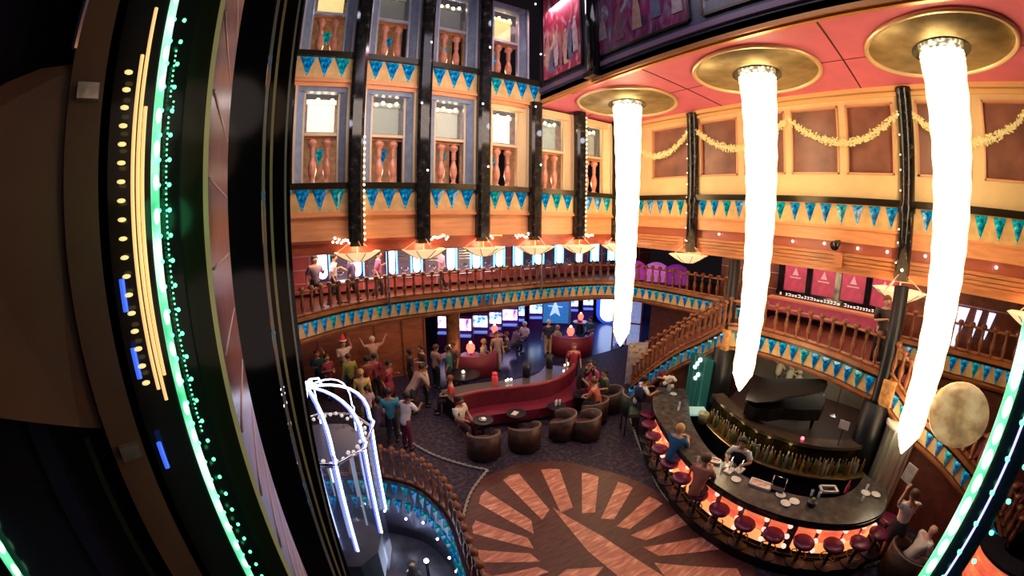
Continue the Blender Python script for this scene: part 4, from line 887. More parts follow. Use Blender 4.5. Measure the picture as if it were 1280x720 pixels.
# glowing red table lamps, candles and planters
M_redlamp = mat('red_lampshade', (1, .12, .08), .4, emit=1.8, ecol=(1, .14, .09)); M_hot = mat('lamp_core', (1, .7, .5), .4, emit=4, ecol=(1, .55, .35))
def tlamp(x, y, z, lb, s=1.0):
    t = thing('table_lamp', lb, 'lamp', (x, y, z)); MB().lathe([(.04, 0), (.03, .1)], 8).build('base', M_dark, t); MB().lathe([(.1 * s, .1), (.17 * s, .16 * s + .1), (.15 * s, .3 * s + .1), (.07 * s, .38 * s + .1)], 12).build('shade', M_redlamp, t, True); MB().ball((0, 0, .4 * s + .1), .06 * s).build('bulb', M_hot, t, True)
    lamp('POINT', (x, y - .3, z + .45), 2.5, (1, .25, .15), .15, name='lamp_glow')
def ltable(x, y, lb, w=.5): t = thing('lounge_table', lb, 'table', (x, y, 0)); MB().lathe([(w, .62), (w, .68)], 20).build('tabletop', mat('red_lacquer', (.22, .03, .05), .2), t); MB().lathe([(w * .6, 0), (w * .3, .62)], 14).build('base', M_dark, t)
for x, y, l1, l2, s in ((6.0, 13.7, 'large glowing red lamp on the table left of the blue lit floor', 'red lacquer table under the large red lamp on the left', 1.5), (8.2, 15.8, 'red lamp on the back table below the white screens', 'back red table below the white screens', 1.3), (11.1, 13.6, 'large glowing red lamp on the table right of the blond woman', 'red lacquer table right of the blond woman', 1.5), (13.4, 15.6, 'red lamp far back beneath the balcony near the first chandelier', 'red table far back near the first chandelier', 1.3), (5.2, 14.0, 'red lamp beside the gilded pier', 'red table beside the gilded pier', 1.1)):
    ltable(x, y, l2, .42); tlamp(x, y, .68, l1, s * .72)
for k, (x, y) in enumerate(((5.85, 10.45), (5.95, 10.5), (6.05, 10.45), (8.45, 10.6), (8.6, 10.55), (8.65, 10.7), (8.05, 10.15))):
    t = thing('candle_glass', 'lit white candle in a glass on the ledge, ' + ['left group, first', 'left group, middle', 'left group, third', 'right group by the banquette end, left', 'right group, middle', 'right group, rear', 'single one'][k], 'candle', (x, y, .72)); MB().lathe([(.04, 0), (.045, .12)], 8).build('holder', M_clear, t); MB().ball((0, 0, .11), .035).build('flame', mat('candle_flame', (1, .8, .6), .4, emit=6, ecol=(1, .8, .6)), t)
t = thing('red_vase', 'tall red glass vase on the ledge behind the banquette', 'vase', (5.45, 10.5, .72)); MB().lathe([(.09, 0), (.11, .3), (.09, .36)], 12).build('body', M_redlamp if False else mat('red_vase', (.6, .04, .05), .2, emit=.2, ecol=(1, .08, .06)), t, True); MB().lathe([(.08, .36), (.1, .44), (.06, .47)], 12).build('neck', mat('red_vase', (.6, .04, .05)), t)
for x, y, lb in ((6.75, 10.6, 'black cylinder planter on the ledge, left of two'), (7.95, 10.9, 'black cylinder planter on the ledge, right of two')): tag(MB().lathe([(.13, 0), (.14, .5), (.12, .5), (.11, .45)], 14).build('planter', M_dark, None, True, (x, y, .72)), lb, 'planter')
t = thing('tea_light', 'amber tea light glowing on the dark table beside the crowd', 'candle', (4.9, 11.9, .72)); MB().lathe([(.06, 0), (.08, .08)], 10).build('holder', M_clear, t); MB().ball((0, 0, .08), .05).build('flame', mat('candle_flame', (1, .8, .6)), t)
ctable((4.9, 11.9, 0), 'dark table with amber tea light beside the crowd', .6, .72)
# curved crimson settees around the red lamps
def settee(x, y, rz, lb):
    t = thing('curved_settee', lb, 'sofa', (x, y, 0), rz); A_ = [(.95 * math.cos(a), .95 * math.sin(a)) for a in [math.radians(k) for k in range(-80, 81, 10)]]
    m = MB(); m.strip(offset(A_, 0), offset(A_, -.16), 0, .95); bk = m.build('backrest', mat('dark_crimson', (.2, .012, .03), .5), t, True); m = MB(); m.strip(offset(A_, .45), A_, .1, .44); m.build('seat', mat('dark_crimson', (.2, .012, .03), .5), t)
settee(6.0, 13.7, -1.7, 'dark crimson curved settee around the large red lamp on the left'); settee(11.1, 13.6, -1.9, 'dark crimson curved settee around the lamp right of the blond woman')
t = thing('high_back_chair', 'dark green high backed bar chair standing in front of the waiter', 'chair', (8.0, 6.75, 0), -.5)
m = MB(); m.box(-.25, .25, -.25, .25, .62, .74); m.build('seat', mat('bottle_green', (.02, .05, .03), .5), t); A_ = [(-.27 + .1 * abs(k) / 4 * abs(k) / 4, .07 * k) for k in range(-4, 5)]
m = MB(); m.strip(A_, offset(A_, .06), .7, 1.3); m.build('backrest', mat('bottle_green', (.02, .05, .03)), t, True); m = MB(); m.tube([(a, b, 1.3) for a, b in offset(A_, .03)], .03, 6); m.build('top_piping', mat('tan_piping', (.2, .14, .09)), t, True)
for a_, b_ in ((-.2, -.2), (-.2, .2), (.2, -.2), (.2, .2)): MB().box(a_ - .02, a_ + .02, b_ - .02, b_ + .02, 0, .62).build('leg', M_dark, t)
# slot machines / screens at the back
M_scr = ramp_mat('bright_screen', [(.35, (.03, .12, .5)), (.5, (.4, .7, 1)), (.58, (1, 1, 1))], scale=5, emit=1.8); M_scr2 = ramp_mat('violet_screen', [(.35, (.15, .02, .3)), (.5, (.8, .5, 1)), (.6, (1, .95, 1))], scale=3, emit=1.8)
sp = [(6.6, 16.0, 1.0), (7.5, 16.2, 1.1), (8.5, 16.4, .8), (9.5, 16.6, .9), (10.4, 17.2, .7), (11.5, 17.2, .8), (13.4, 17.6, .9), (14.4, 17.6, .8), (15.5, 17.4, .7), (6.0, 16.8, .7)]
wd_ = ['first from left, large and violet', 'second from left, wide and white', 'third from left', 'fourth from left', 'fifth from left, in the middle', 'just left of the blue picture', 'right of the blue picture', 'second right of the blue picture', 'last, behind the first chandelier', 'beside the gilded pier']
for i, (x, y, s) in enumerate(sp):
    t = thing('gaming_machine', 'bright screened gaming machine at the lobby back, ' + wd_[i], 'gaming machine', (x, y, 0), -.55)
    MB().box(-s / 2, s / 2, 0, .6, 0, 1.75).build('cabinet', mat('violet_cabinet', (.10, .02, .12), .3), t)
    MB().box(-s * .42, s * .42, -.04, 0, 1.05, 1.6).build('screen', M_scr2 if i % 3 == 0 else M_scr, t)
    MB().box(-s * .42, s * .42, -.25, 0, .78, .86).build('button_deck', mat('blue_deck', (.15, .25, .8), .3, emit=.6), t)
t = thing('blue_picture', 'blue backlit picture with a pale star shape at the back of the lobby', 'picture', (12.6, 16.9, .2), -.6)
MB().box(-.75, .75, 0, .06, .2, 1.9).build('panel', mat('blue_lightbox', (.03, .15, .4), .3, emit=.35, ecol=(.05, .3, .8), var=.3), t)
m = MB(); m.add([(-.3, -.02, .6), (0, -.02, 1.6), (.3, -.02, .6), (0, -.02, .95), (0, .0, .8)], [(0, 3, 1), (1, 3, 2), (0, 4, 3), (3, 4, 2)]); m.tube([(-.4, -.02, 1.2), (.4, -.02, 1.15)], .03, 5); m.build('star_shape', mat('ice_print', (.5, .7, .9), .4, emit=.7), t)
MB().box(.75, .9, -.02, .08, .15, 1.95).build('frame', mat('teal_frame', (.15, .3, .4), .3), t)
t = thing('arched_window', 'bright blue-white arched doorway light above the shining blue floor', 'doorway light', (16.2, 16.3, 0), -.75)
m = MB(); m.prismY([(p[0], p[1] + 1.1) for p in stadium(1.0, 1.9)], -.05, .05); m.build('lit_panel', mat('icy_panel', (.7, .8, 1), .3, emit=2.2, ecol=(.55, .68, 1)), t); m = MB(); m.prismY([(p[0], p[1] + 1.1) for p in stadium(1.5, 2.3)], .06, .1); m.build('surround', mat('royal_blue', (.03, .08, .5), .3, emit=.35, ecol=(.05, .15, 1)), t)
lamp('AREA', (15.2, 15.2, 2.4), 60, (.25, .4, 1), 1.5, name='blue_floor_wash')
t = thing('glazed_door', 'pale blue glazed doors seen right of the first chandelier', 'door', (13.9, 12.6, 0), -1.0)
MB().box(-.7, .7, 0, .05, .1, 2.6).build('glass_leaf', mat('pale_blue_glass', (.35, .4, .75), .2, emit=.35, ecol=(.4, .5, 1), var=.3), t)
m = MB(); m.box(-.74, -.66, -.03, .06, 0, 2.65); m.box(-.04, .04, -.03, .06, 0, 2.65); m.box(.66, .74, -.03, .06, 0, 2.65); m.box(-.7, .7, -.03, .06, 1.2, 1.28); m.build('door_frame', M_maroon, t)
# ================================================================ PEOPLE
def skin_mesh(chains, name, sub=1, root=0):
    """chains: list of lists of (x,y,z,r); first point of a later chain may be an int index into the global vertex list"""
    V = []; E = []; Rr = []
    for ch in chains:
        prev = None
        for p in ch:
            if isinstance(p, int): prev = p; continue
            V.append(p[:3]); Rr.append(p[3]); i = len(V) - 1
            if prev is not None: E.append((prev, i))
            prev = i
    me = bpy.data.meshes.new(name); me.from_pydata(V, E, []); ob = bpy.data.objects.new(name, me); COL.objects.link(ob)
    md = ob.modifiers.new('skin', 'SKIN'); md.use_smooth_shade = True
    sv = me.skin_vertices[0].data if me.skin_vertices else None
    if sv is None:
        bm = bmesh.new(); bm.from_mesh(me); bm.verts.layers.skin.verify(); bm.to_mesh(me); bm.free(); sv = me.skin_vertices[0].data
    for i, r in enumerate(Rr): sv[i].radius = (r, r); sv[i].use_root = (i == root)
    sb = ob.modifiers.new('sub', 'SUBSURF'); sb.levels = sub; sb.render_levels = sub
    dg = bpy.context.evaluated_depsgraph_get(); dg.update(); ev = ob.evaluated_get(dg); out = bpy.data.meshes.new_from_object(ev); out.name = name
    bpy.data.objects.remove(ob); return out
def lerp(a, b, t): return tuple(a[i] + (b[i] - a[i]) * t for i in range(3))
def figure_meshes(key, hz=.92, lean=0.0, legs=None, armL=None, armR=None):
    """local frame: faces +X, left is +Y. legs: ((knee),(ankle)) per side. returns dict of part meshes"""
    P = (0, 0, hz); S = (lean * .45, 0, hz + .20); C = (lean * .9, 0, hz + .42); N = (lean * 1.05, 0, hz + .53); Hb = (lean * 1.1 + .015, 0, hz + .60); H = (lean * 1.12 + .03, 0, hz + .68); T = (lean * 1.12 + .02, 0, hz + .75)
    legs = legs or [((.03, s * .10, .48), (-.02, s * .11, .08)) for s in (1, -1)]
    armL = armL or ((-.02, .25, hz + .18), (.06, .27, hz - .05)); armR = armR or ((-.02, -.25, hz + .18), (.06, -.27, hz - .05))
    ch = [[(*P, .105), (*S, .10), (*C, .11), (*N, .05), (*Hb, .065), (*H, .09), (*T, .07)]]
    idx = 7; C_i = 2; P_i = 0; H_i = 5
    ch.append([H_i, (H[0] + .115, 0, H[2] - .015, .016)]); idx += 1                     # nose
    for s in (1, -1): ch.append([H_i, (H[0] - .005, s * .1, H[2] - .005, .018)]); idx += 1      # ears
    for s, (e, h) in ((1, armL), (-1, armR)):
        sh = (C[0], s * .19, C[2] + .03); w_ = h
        ch.append([C_i, (*sh, .062), (*lerp(sh, e, .5), .052), (*e, .043), (*lerp(e, w_, .6), .037), (*w_, .027)]); wi = idx + 4; idx += 5
        d = Vector(w_) - Vector(e); d.normalize(); pm = Vector(w_) + d * .05; ch.append([wi, (*pm, .032)]); pi_ = idx; idx += 1
        sidev = d.cross(Vector((0, 0, 1))); sidev = sidev.normalized() if sidev.length > .1 else Vector((0, 1, 0)); palm = d.cross(sidev).normalized()
        for q, (o, ln) in enumerate(((-.028, .05), (-.01, .062), (.010, .058), (.027, .045))):
            a = pm + d * .03 + sidev * o; b = a + d * ln * .55 + palm * .012; c = b + d * ln * .4 + palm * .025
            ch.append([pi_, (*a, .010), (*b, .009), (*c, .008)]); idx += 3
        a = Vector(w_) + d * .02 - sidev * .035 * s; b = a + d * .035 - sidev * .02 * s; ch.append([wi, (*a, .012), (*b, .010)]); idx += 2
    for k, s in ((0, 1), (1, -1)):
        kn, an = legs[k]; hp = (0.0, s * .09, hz - .05)
        ch.append([P_i, (*hp, .095), (*lerp(hp, kn, .5), .082), (*kn, .058), (*lerp(kn, an, .4), .054), (*an, .036), (an[0] + .10, an[1], an[2] - .045, .03)]); idx += 6
    D = {'body': skin_mesh(ch, 'body_' + key)}
    sh = [[(*lerp(P, S, -.7), .16), (*S, .145), (*C, .152), (*lerp(C, N, .6), .075)]]; b = 4
    for s, (e, h) in ((1, armL), (-1, armR)):
        so_ = (C[0], s * .19, C[2] + .03); sh.append([2, (*so_, .085), (*lerp(so_, e, .5), .072), (*lerp(so_, e, .95), .066)])
    D['shirt'] = skin_mesh(sh, 'shirt_' + key)
    sl = []
    for s, (e, h) in ((1, armL), (-1, armR)): pass
    tr = [[(S[0] * .6, 0, hz + .12, .135), (*P, .142)]]
    for k, s in ((0, 1), (1, -1)):
        kn, an = legs[k]; hp = (0.0, s * .09, hz - .05); tr.append([1, (*hp, .115), (*lerp(hp, kn, .5), .1), (*kn, .078), (*lerp(kn, an, .5), .07), (*lerp(kn, an, .93), .062)])
    D['trousers'] = skin_mesh(tr, 'trousers_' + key)
    # shoes
    for kq, (kn, an) in enumerate(legs):
        m = MB(); m.ball((an[0] + .07, an[1], an[2] - .04), .06, 10, 6, 2.0, .85, .75); o = m.build('x', M_dark, None, True); D['shoe%d' % kq] = o.data; bpy.data.objects.remove(o)
    # hair: cap over crown and back, leaving the face free
    m = MB(); c = Vector(H) + Vector((-.022, 0, .03)); vs = []; fs = []; nu, nv = 14, 7
    for j in range(nv + 1):
        th = .02 + (PI * .62) * j / nv
        for i in range(nu):
            ph = 2 * PI * i / nu; front = max(0, math.cos(ph)); tt = th * (1 - .42 * front)
            vs.append(c + Vector((.118 * math.sin(tt) * math.cos(ph), .112 * math.sin(tt) * math.sin(ph), .118 * math.cos(tt))))
    for j in range(nv):
        for i in range(nu): fs.append((j * nu + i, j * nu + (i + 1) % nu, (j + 1) * nu + (i + 1) % nu, (j + 1) * nu + i))
    fs.append(tuple(range(nu))); fs.append(tuple(nv * nu + i for i in range(nu - 1, -1, -1)))
    m.add(vs, fs); o = m.build('x', M_dark, None, True); D['hair'] = o.data; bpy.data.objects.remove(o)
    for s, nm in ((1, 'eye'), (-1, 'eye_')):
        m = MB(); m.ball((H[0] + .088, s * .034, H[2] + .012), .012, 6, 4); o = m.build('x', M_eye); D[nm] = o.data; bpy.data.objects.remove(o)
    m = MB(); m.box(H[0] + .088, H[0] + .096, -.025, .025, H[2] - .058, H[2] - .05); o = m.build('x', M_eye); D['mouth'] = o.data; bpy.data.objects.remove(o)
    m = MB(); m.lathe([(.12, hz - .42), (.25, hz - .40), (.2, hz - .1), (.15, hz + .08), (.1, hz + .1)], 14); o = m.build('x', M_dark, None, True); D['skirt'] = o.data; bpy.data.objects.remove(o)
    return D
POSES = {
 'stand': figure_meshes('stand'),
 'walk': figure_meshes('walk', .90, .05, [((.16, .10, .48), (.14, .1, .08)), ((-.06, -.10, .47), (-.26, -.1, .12))], ((.12, .24, 1.12), (.26, .18, 1.2)), ((-.12, -.25, 1.08), (-.02, -.28, .88))),
 'hold': figure_meshes('hold', .92, .04, None, ((.04, .25, 1.12), (.28, .1, 1.14)), ((.04, -.25, 1.12), (.28, -.08, 1.2))),
 'raise': figure_meshes('raise', .92, 0, None, ((.0, .33, 1.42), (.05, .22, 1.72)), ((.05, -.26, 1.12), (.26, -.16, 1.2))),
 'raise2': figure_meshes('raise2', .92, 0, None, ((.1, .36, 1.42), (.1, .48, 1.66)), ((.1, -.36, 1.42), (.12, -.46, 1.68))),
 'sit': figure_meshes('sit', .52, .03, [((.42, s * .14, .50), (.46, s * .14, .08)) for s in (1, -1)], ((.08, .26, .74), (.3, .12, .68)), ((.08, -.26, .74), (.3, -.12, .68))),
 'sitlean': figure_meshes('sitlean', .50, .22, [((.42, s * .16, .50), (.36, s * .16, .08)) for s in (1, -1)], ((.32, .22, .66), (.5, .08, .6)), ((.32, -.22, .66), (.5, -.08, .62))),
 'stool': figure_meshes('stool', .92, .16, [((.36, s * .14, .84), (.30, s * .13, .36)) for s in (1, -1)], ((.26, .26, 1.2), (.5, .08, 1.26)), ((.26, -.26, 1.2), (.5, -.1, 1.26))),
 'reach': figure_meshes('reach', .92, .14, None, ((.22, .3, 1.2), (.48, .2, 1.26)), ((.22, -.3, 1.2), (.48, -.2, 1.26))),
 'bend': figure_meshes('bend', .85, .42, [((.06, s * .1, .45), (-.02, s * .11, .08)) for s in (1, -1)], ((.5, .24, 1.02), (.62, .12, .88)), ((.5, -.24, 1.02), (.62, -.12, .88))),
}
def cloth(c): return mat('cloth_%02x%02x%02x' % tuple(int(min(.99, v) * 255) for v in c), c, .75, var=.18, scale=7)
SK = {'l': (.62, .34, .24), 'm': (.45, .22, .13), 'd': (.18, .08, .05)}
HAIR = {'k': (.015, .01, .01), 'b': (.10, .045, .02), 'y': (.62, .36, .12), 'w': (.7, .66, .6), 'r': (.25, .05, .02)}
def person(pose, x, y, z, face, top, leg, hair='k', skin='l', label='', skirt=False, group=None, s=1.0, bald=False):
    D = POSES[pose]; t = thing('person', label, 'person', (x, y, z), math.radians(face), group); t.scale = (s, s, s)
    def pr(nm, me, m_, par=None):
        o = bpy.data.objects.new(nm, me); COL.objects.link(o); o.parent = par or t
        if not me.materials: me.materials.append(m_)
        o.material_slots[0].link = 'OBJECT'; o.material_slots[0].material = m_; return o
    bd = pr('body', D['body'], mat('skin_' + skin, SK[skin], .5))
    pr('shirt', D['shirt'], cloth(top)); pr('trousers', D['trousers'], cloth(leg)) if not skirt else pr('skirt', D['skirt'], cloth(leg))
    pr('shoe', D['shoe0'], M_dark); pr('shoe', D['shoe1'], M_dark)
    if not bald: pr('hair', D['hair'], mat('hair_' + hair, HAIR[hair], .5), bd)
    pr('eye', D['eye'], M_eye, bd); pr('eye', D['eye_'], M_eye, bd); pr('mouth', D['mouth'], mat('lips', (.35, .08, .07), .5), bd)
    return t
def hat(x, y, z, c, lb): t = lb; MB().lathe([(.11, -.02), (.115, .05), (.09, .12), (.05, .2), (.03, .24)], 12).build('hat', cloth(c), t, True, (x, y, z)); MB().lathe([(.13, -.03), (.135, .0), (.11, .02)], 14).build('hat_brim', cloth((.9, .85, .8)), t, True, (x, y, z))
def vest(p, c): MB().lathe([(.175, .0), (.175, .2), (.18, .38), (.13, .46), (.1, .47), (.1, 0)], 14, (.06, 0, .95), .95, 1.1).build('vest', cloth(c), p, True)
K = (.02, .02, .025); W_ = (.8, .74, .68)
person('raise', -.05, 13.7, 0, -80, (.02, .10, .12), K, 'r', 'l', 'person in dark teal top with raised hand at the far left of the crowd')
person('hold', .25, 13.2, 0, -60, (.30, .03, .06), K, 'b', 'l', 'person in a dark red top behind the neon cage finial')
tag(MB().box(.3, 2.6, 13.4, 14.2, 0, .25).build('low_stage', M_woodd), 'low wooden stage against the panelled wall under the two performers', 'stage')
pp = person('raise', .95, 13.75, .25, -75, (.75, .6, .55), (.02, .18, .15), 'r', 'l', 'performer in pale top and teal trousers raising an arm, wearing a red and white hat'); hat(.04, 0, 1.74, (.7, .05, .05), pp)
person('stand', 1.02, 12.9, 0, 100, (.42, .38, .06), K, 'b', 'l', 'man in olive yellow shirt standing with his back to the lift')
person('raise2', 2.05, 13.8, .25, -85, (.55, .32, .28), (.3, .2, .16), 'w', 'l', 'performer in dusty pink with both hands raised against the wood wall')
person('stand', 1.6, 12.4, 0, 95, (.35, .06, .04), K, 'k', 'm', 'person in brick red shirt between the olive man and the pink performer')
person('hold', 1.85, 12.55, 0, 60, (.42, .02, .1), K, 'k', 'm', 'person in crimson top just behind the yellow shirted woman')
person('stand', 1.22, 11.3, 0, 80, (.80, .52, .16), (.3, .2, .1), 'y', 'l', 'woman in golden yellow top behind the neon cage')
person('stand', 1.28, 10.75, 0, 100, (.55, .38, .42), K, 'k', 'm', 'child in mauve and white top in front of the yellow shirted woman', s=.8)
person('walk', 2.15, 11.8, 0, -30, (.42, .04, .07), (.35, .03, .05), 'k', 'm', 'woman in long red dress standing by the wood wall', skirt=True)
person('stand', 1.72, 9.6, 0, 75, (.06, .32, .42), K, 'k', 'm', 'person in teal blue shirt standing by the pit railing')
person('reach', 2.0, 9.1, 0, 35, (.75, .68, .72), (.16, .02, .06), 'k', 'd', 'man in white shirt and maroon trousers leaning by the pit railing')
person('sit', 1.45, 10.0, 0, 20, (.35, .18, .32), (.1, .06, .12), 'k', 'm', 'person in striped purple top seated beside the neon cage')
person('bend', 2.7, 11.1, 0, 10, (.45, .28, .28), K, 'k', 'm', 'person in greyish pink top bending over in the middle of the crowd')
person('stand', 3.33, 11.4, 0, -20, (.75, .60, .42), K, 'k', 'm', 'person in cream top and dark skirt in the middle of the lobby', s=.92)
person('stand', 3.15, 12.6, 0, 0, (.04, .03, .035), K, 'k', 'd', 'tall person in black standing right of the red dress')
person('hold', 3.7, 12.8, 0, 190, (.09, .05, .04), K, 'k', 'l', 'person in dark brown jacket facing the person in black')
person('hold', 4.1, 12.6, 0, 20, (.35, .2, .2), K, 'b', 'l', 'person in dusty rose shirt beside the teal shirted man')
person('stand', 4.5, 12.3, 0, 150, (.03, .18, .18), K, 'k', 'm', 'man in dark teal shirt by the red lamp')
person('stand', 4.85, 12.7, 0, 200, (.16, .08, .05), (.1, .05, .04), 'b', 'm', 'person in brown clothes right of the teal shirted man')
person('sit', 3.6, 9.15, 0, -60, (.80, .70, .66), (.08, .02, .03), 'k', 'm', 'man in white shirt seated at the left end of the red banquette')
person('sit', 3.95, 10.6, 0, 160, (.65, .06, .06), K, 'r', 'l', 'person in bright red top seated behind the white shirted man')
person('stand', 6.9, 13.1, 0, -95, (.42, .28, .26), (.5, .36, .34), 'b', 'l', 'tall person in pale rose clothes standing at the edge of the walkway')
person('sit', 6.5, 13.6, 0, -40, (.5, .42, .3), K, 'y', 'l', 'blond person seated at the big red lamp on the left')
person('sit', 7.9, 14.0, 0, 160, (.12, .1, .1), K, 'b', 'l', 'person in black seated in the lounge behind the pale rose figure')
person('sitlean', 8.5, 14.6, 0, 0, (.2, .16, .3), K, 'k', 'm', 'person in violet top leaning over the lounge tables')
person('sit', 9.5, 15.1, 0, 200, (.78, .72, .62), K, 'w', 'l', 'person in cream shirt seated before the white screens')
person('stand', 9.8, 13.6, 0, 60, (.04, .04, .06), (.5, .35, .15), 'w', 'l', 'white haired person in black jacket at the lounge')
person('sit', 10.5, 13.8, 0, 190, (.55, .38, .2), K, 'y', 'l', 'blond woman in tan top seated beside the right red lamp')
person('sit', 12.9, 14.2, 0, 200, (.02, .12, .14), K, 'k', 'm', 'person in dark green seated at the far end near the chandelier')
person('bend', 8.2, 9.35, .0, -100, (.03, .03, .035), K, 'k', 'l', 'person in black top bending over the banquette end')
person('sit', 8.75, 9.3, 0, 190, (.5, .03, .09), (.4, .03, .06), 'k', 'l', 'person in crimson shirt at the right end of the red banquette')
person('stand', 8.65, 10.35, 0, -120, (.4, .02, .06), K, 'r', 'l', 'person in dark red standing behind the banquette end')
person('sitlean', 7.9, 8.05, .0, 120, (.62, .16, .10), K, 'b', 'l', 'person in orange red top seated in the lounge group')
person('sit', 8.6, 8.55, .0, 170, (.06, .10, .04), K, 'k', 'l', 'person in dark green seated in the lounge group')
pp = person('reach', 8.35, 6.85, 0, -25, (.7, .68, .7), (.03, .04, .05), 'k', 'm', 'waiter in white shirt and dark blue vest at the left end of the bar')
vest(pp, (.02, .03, .09))
person('stool', 6.78, 4.3, 0, 5, (.01, .12, .30), (.05, .06, .12), 'y', 'l', 'blond man in bright blue shirt sitting at the bar, elbows on the counter')
person('stool', 6.2, 3.15, 0, 12, (.38, .14, .11), (.01, .05, .06), 'b', 'l', 'woman in dusty pink top and dark trousers leaning on the bar')
pp = person('reach', 7.75, 3.0, 0, 190, (.78, .76, .76), K, 'k', 'm', 'bartender in white shirt and black vest standing behind the bar')
vest(pp, (.015, .015, .03))
person('hold', 10.1, 7.2, .0, -140, (.25, .04, .04), K, 'r', 'l', 'person in dark red under the left stairs beside the poster')
person('raise', 8.3, -.88, 0, 40, (.82, .78, .74), K, 'b', 'l', 'woman in white tank top and black skirt raising a menu at the right bar end', skirt=True)
o = MB().box(-.14, .14, -.02, .02, 0, .36).build('menu_card', mat('menu_grey', (.45, .42, .38), .5, var=.3), None, False, (8.47, -.59, 1.72)); o.rotation_euler = (.2, 0, .9); tag(o, 'grey menu card held up by the woman in the white tank top', 'menu')
person('sitlean', 7.95, -1.33, 0, -50, (.75, .68, .6), (.45, .36, .26), 'b', 'l', 'bald man in white shirt and khaki trousers seated at the lower right', bald=True)
ch = clone(c0, (7.9, -1.31, 0), -.9, 'low dark tub chair under the bald man at the lower right')
person('hold', 10.65, 1.0, zl - .06, -150, (.06, .04, .04), K, 'r', 'l', 'person in black leaning at the landing rail beside the black column')
for x, y, c, f, lb in ((.15, 12.7, (.3, .25, .4), -60, 'person in violet grey strolling behind the balcony rail, furthest left'), (.75, 13.0, (.7, .7, .8), 10, 'person in white behind the balcony rail on the left'), (1.4, 13.1, (.12, .1, .25), 170, 'person in dark blue behind the balcony rail'), (2.3, 13.2, (.4, .12, .3), 0, 'person in magenta top behind the balcony rail under the first pendants'), (4.8, 13.5, (.5, .3, .5), 190, 'person in lilac top seen between balusters in the middle')):
    person('walk', x, y, zb - .12, f, c, K, 'k', 'l', lb)

# ================================================================ LIFT PIT RAILING, NEON CAGE LIFT
PR = [(-.9, 8.7, .0), (-.2, 8.62, 0), (.6, 8.37, 0), (1.3, 7.93, 0), (1.8, 7.33, 0), (2.04, 6.4, 0), (2.03, 5.7, 0), (1.9, 5.0, 0), (1.76, 4.2, 0), (1.64, 3.3, 0), (1.3, 2.2, 0)]
rail_run('pit_railing', 'curved wooden railing around the lift pit at the lower left', PR, .92, spacing=.3, mesh_wood=M_ballwood)
r = sroot('trim_13'); A = xy(spline(PR, .15)); m = MB(); m.strip(offset(A, -.02), offset(A, -.12), -.55, -.02); m.build('ochre_band', M_navy, r)
Q = spline(PR, .3); N = normals(Q)
for k, (p, a) in enumerate(zip(Q, N)):
    for dz in (-.08, -.62): pennant(r, p.x + math.sin(a) * .13, p.y - math.cos(a) * .13, dz, a, .2, .42, k % 2)
lamp('AREA', (.6, 6.8, -1.7), 20, (.6, .7, 1), 1.6, rot=(PI, 0, 0), name='pit_light')
for k in range(7):
    p = Q[5 + 2 * k]; tag(MB().ball((p.x - .16, p.y, -1.0 - .1 * (k % 3)), .035, 6, 4).build('pit_bulb', mat('white_spark', (.8, .88, 1), .3, emit=8)), 'tiny white bulb on the wall of the lift pit', 'light', 'bulbs on the lift pit wall')
M_cage = mat('cage_neon', (.9, .93, 1), .3, emit=3.2, ecol=(.72, .78, 1)); M_cageb = mat('cage_blue', (.1, .15, .8), .3, emit=1.5, ecol=(.12, .16, 1))
cg = thing('neon_lift_cage', 'glass lift car outlined as a birdcage in white neon tubes, domed top seen from above', 'lift car', (-.27, 6.3, 0))
ring = [(-.06, -.63), (.25, -.73), (.80, -.39), (1.06, .27), (.8, .95), (.1, 1.2), (-.7, .9), (-.95, .1), (-.7, -.5)]
zr_, zf_ = 2.5, 3.42
for k, (x, y) in enumerate(ring):
    m = MB(); pts = []
    for q in range(9):
        t_ = q / 8; a = t_ * PI / 2; pts.append((x * math.sin(a) * 1.0, y * math.sin(a), zr_ + .06 + (zf_ - zr_) * math.cos(a) ** .8 * (1 if q < 8 else 0)))
    pts.append((x * 1.05, y * 1.05, zr_ - .02)); pts.append((x, y, zr_ - .14))
    zb_ = .3 if k < 4 else .6
    pts.append((x, y, zb_)); m.tube(pts, .022 if k < 4 else .014, 6); m.build('neon_rib', M_cage, cg, True)
    if k < 4: m = MB(); m.tube([(p[0] - .045, p[1] + .01, p[2]) for p in pts], .013, 5); m.build('blue_rib', M_cageb, cg, True)
m = MB(); m.ball((0, 0, zf_ + .08), .09); m.build('finial', M_cage, cg, True)
m = MB(); m.tube([(.02, .02, zf_), (.1, .05, zf_ + .18), (.22, .08, zf_ + .16), (.26, .1, zf_ + .02)], .02, 6); m.build('finial_loop', M_cage, cg, True)
for z, rr, mm, nm in ((zr_ - .14, .03, M_silver, 'ring_band'),):
    m = MB(); m.tube([(x, y, z) for x, y in ring], rr, 6, True); m.build(nm, mm, cg, True)
m = MB(); R2 = [(x * .8, y * .8) for x, y in ring]
m.prism(R2, zr_ - .3, zr_ - .24); m.build('car_roof', mat('car_roof', (.06, .06, .09), .3), cg)
A = spline([(x * .86, y * .86, zr_ - .12) for x, y in ring + ring[:1]], .12)
beads('crown_bead', mat('crown_beads', (.9, .8, .7), .2, metal=.6, emit=.3), cg, [(p.x, p.y, p.z + R.uniform(-.05, .05)) for p in A], .04)
m = MB(); m.strip([(x * .93, y * .93) for x, y in ring[:5]], [(x * .95, y * .95) for x, y in ring[:5]], -.9, zr_ - .2); m.build('glass_wall', mat('car_glass', (.2, .3, .5), .05, alpha=.15, spec=.8), cg)
m = MB(); m.prism(R2, -1.2, -.35); m.build('car_base', M_dark, cg); m = MB(); m.prism(R2, -.34, -.3); m.build('car_floor', M_navy, cg)
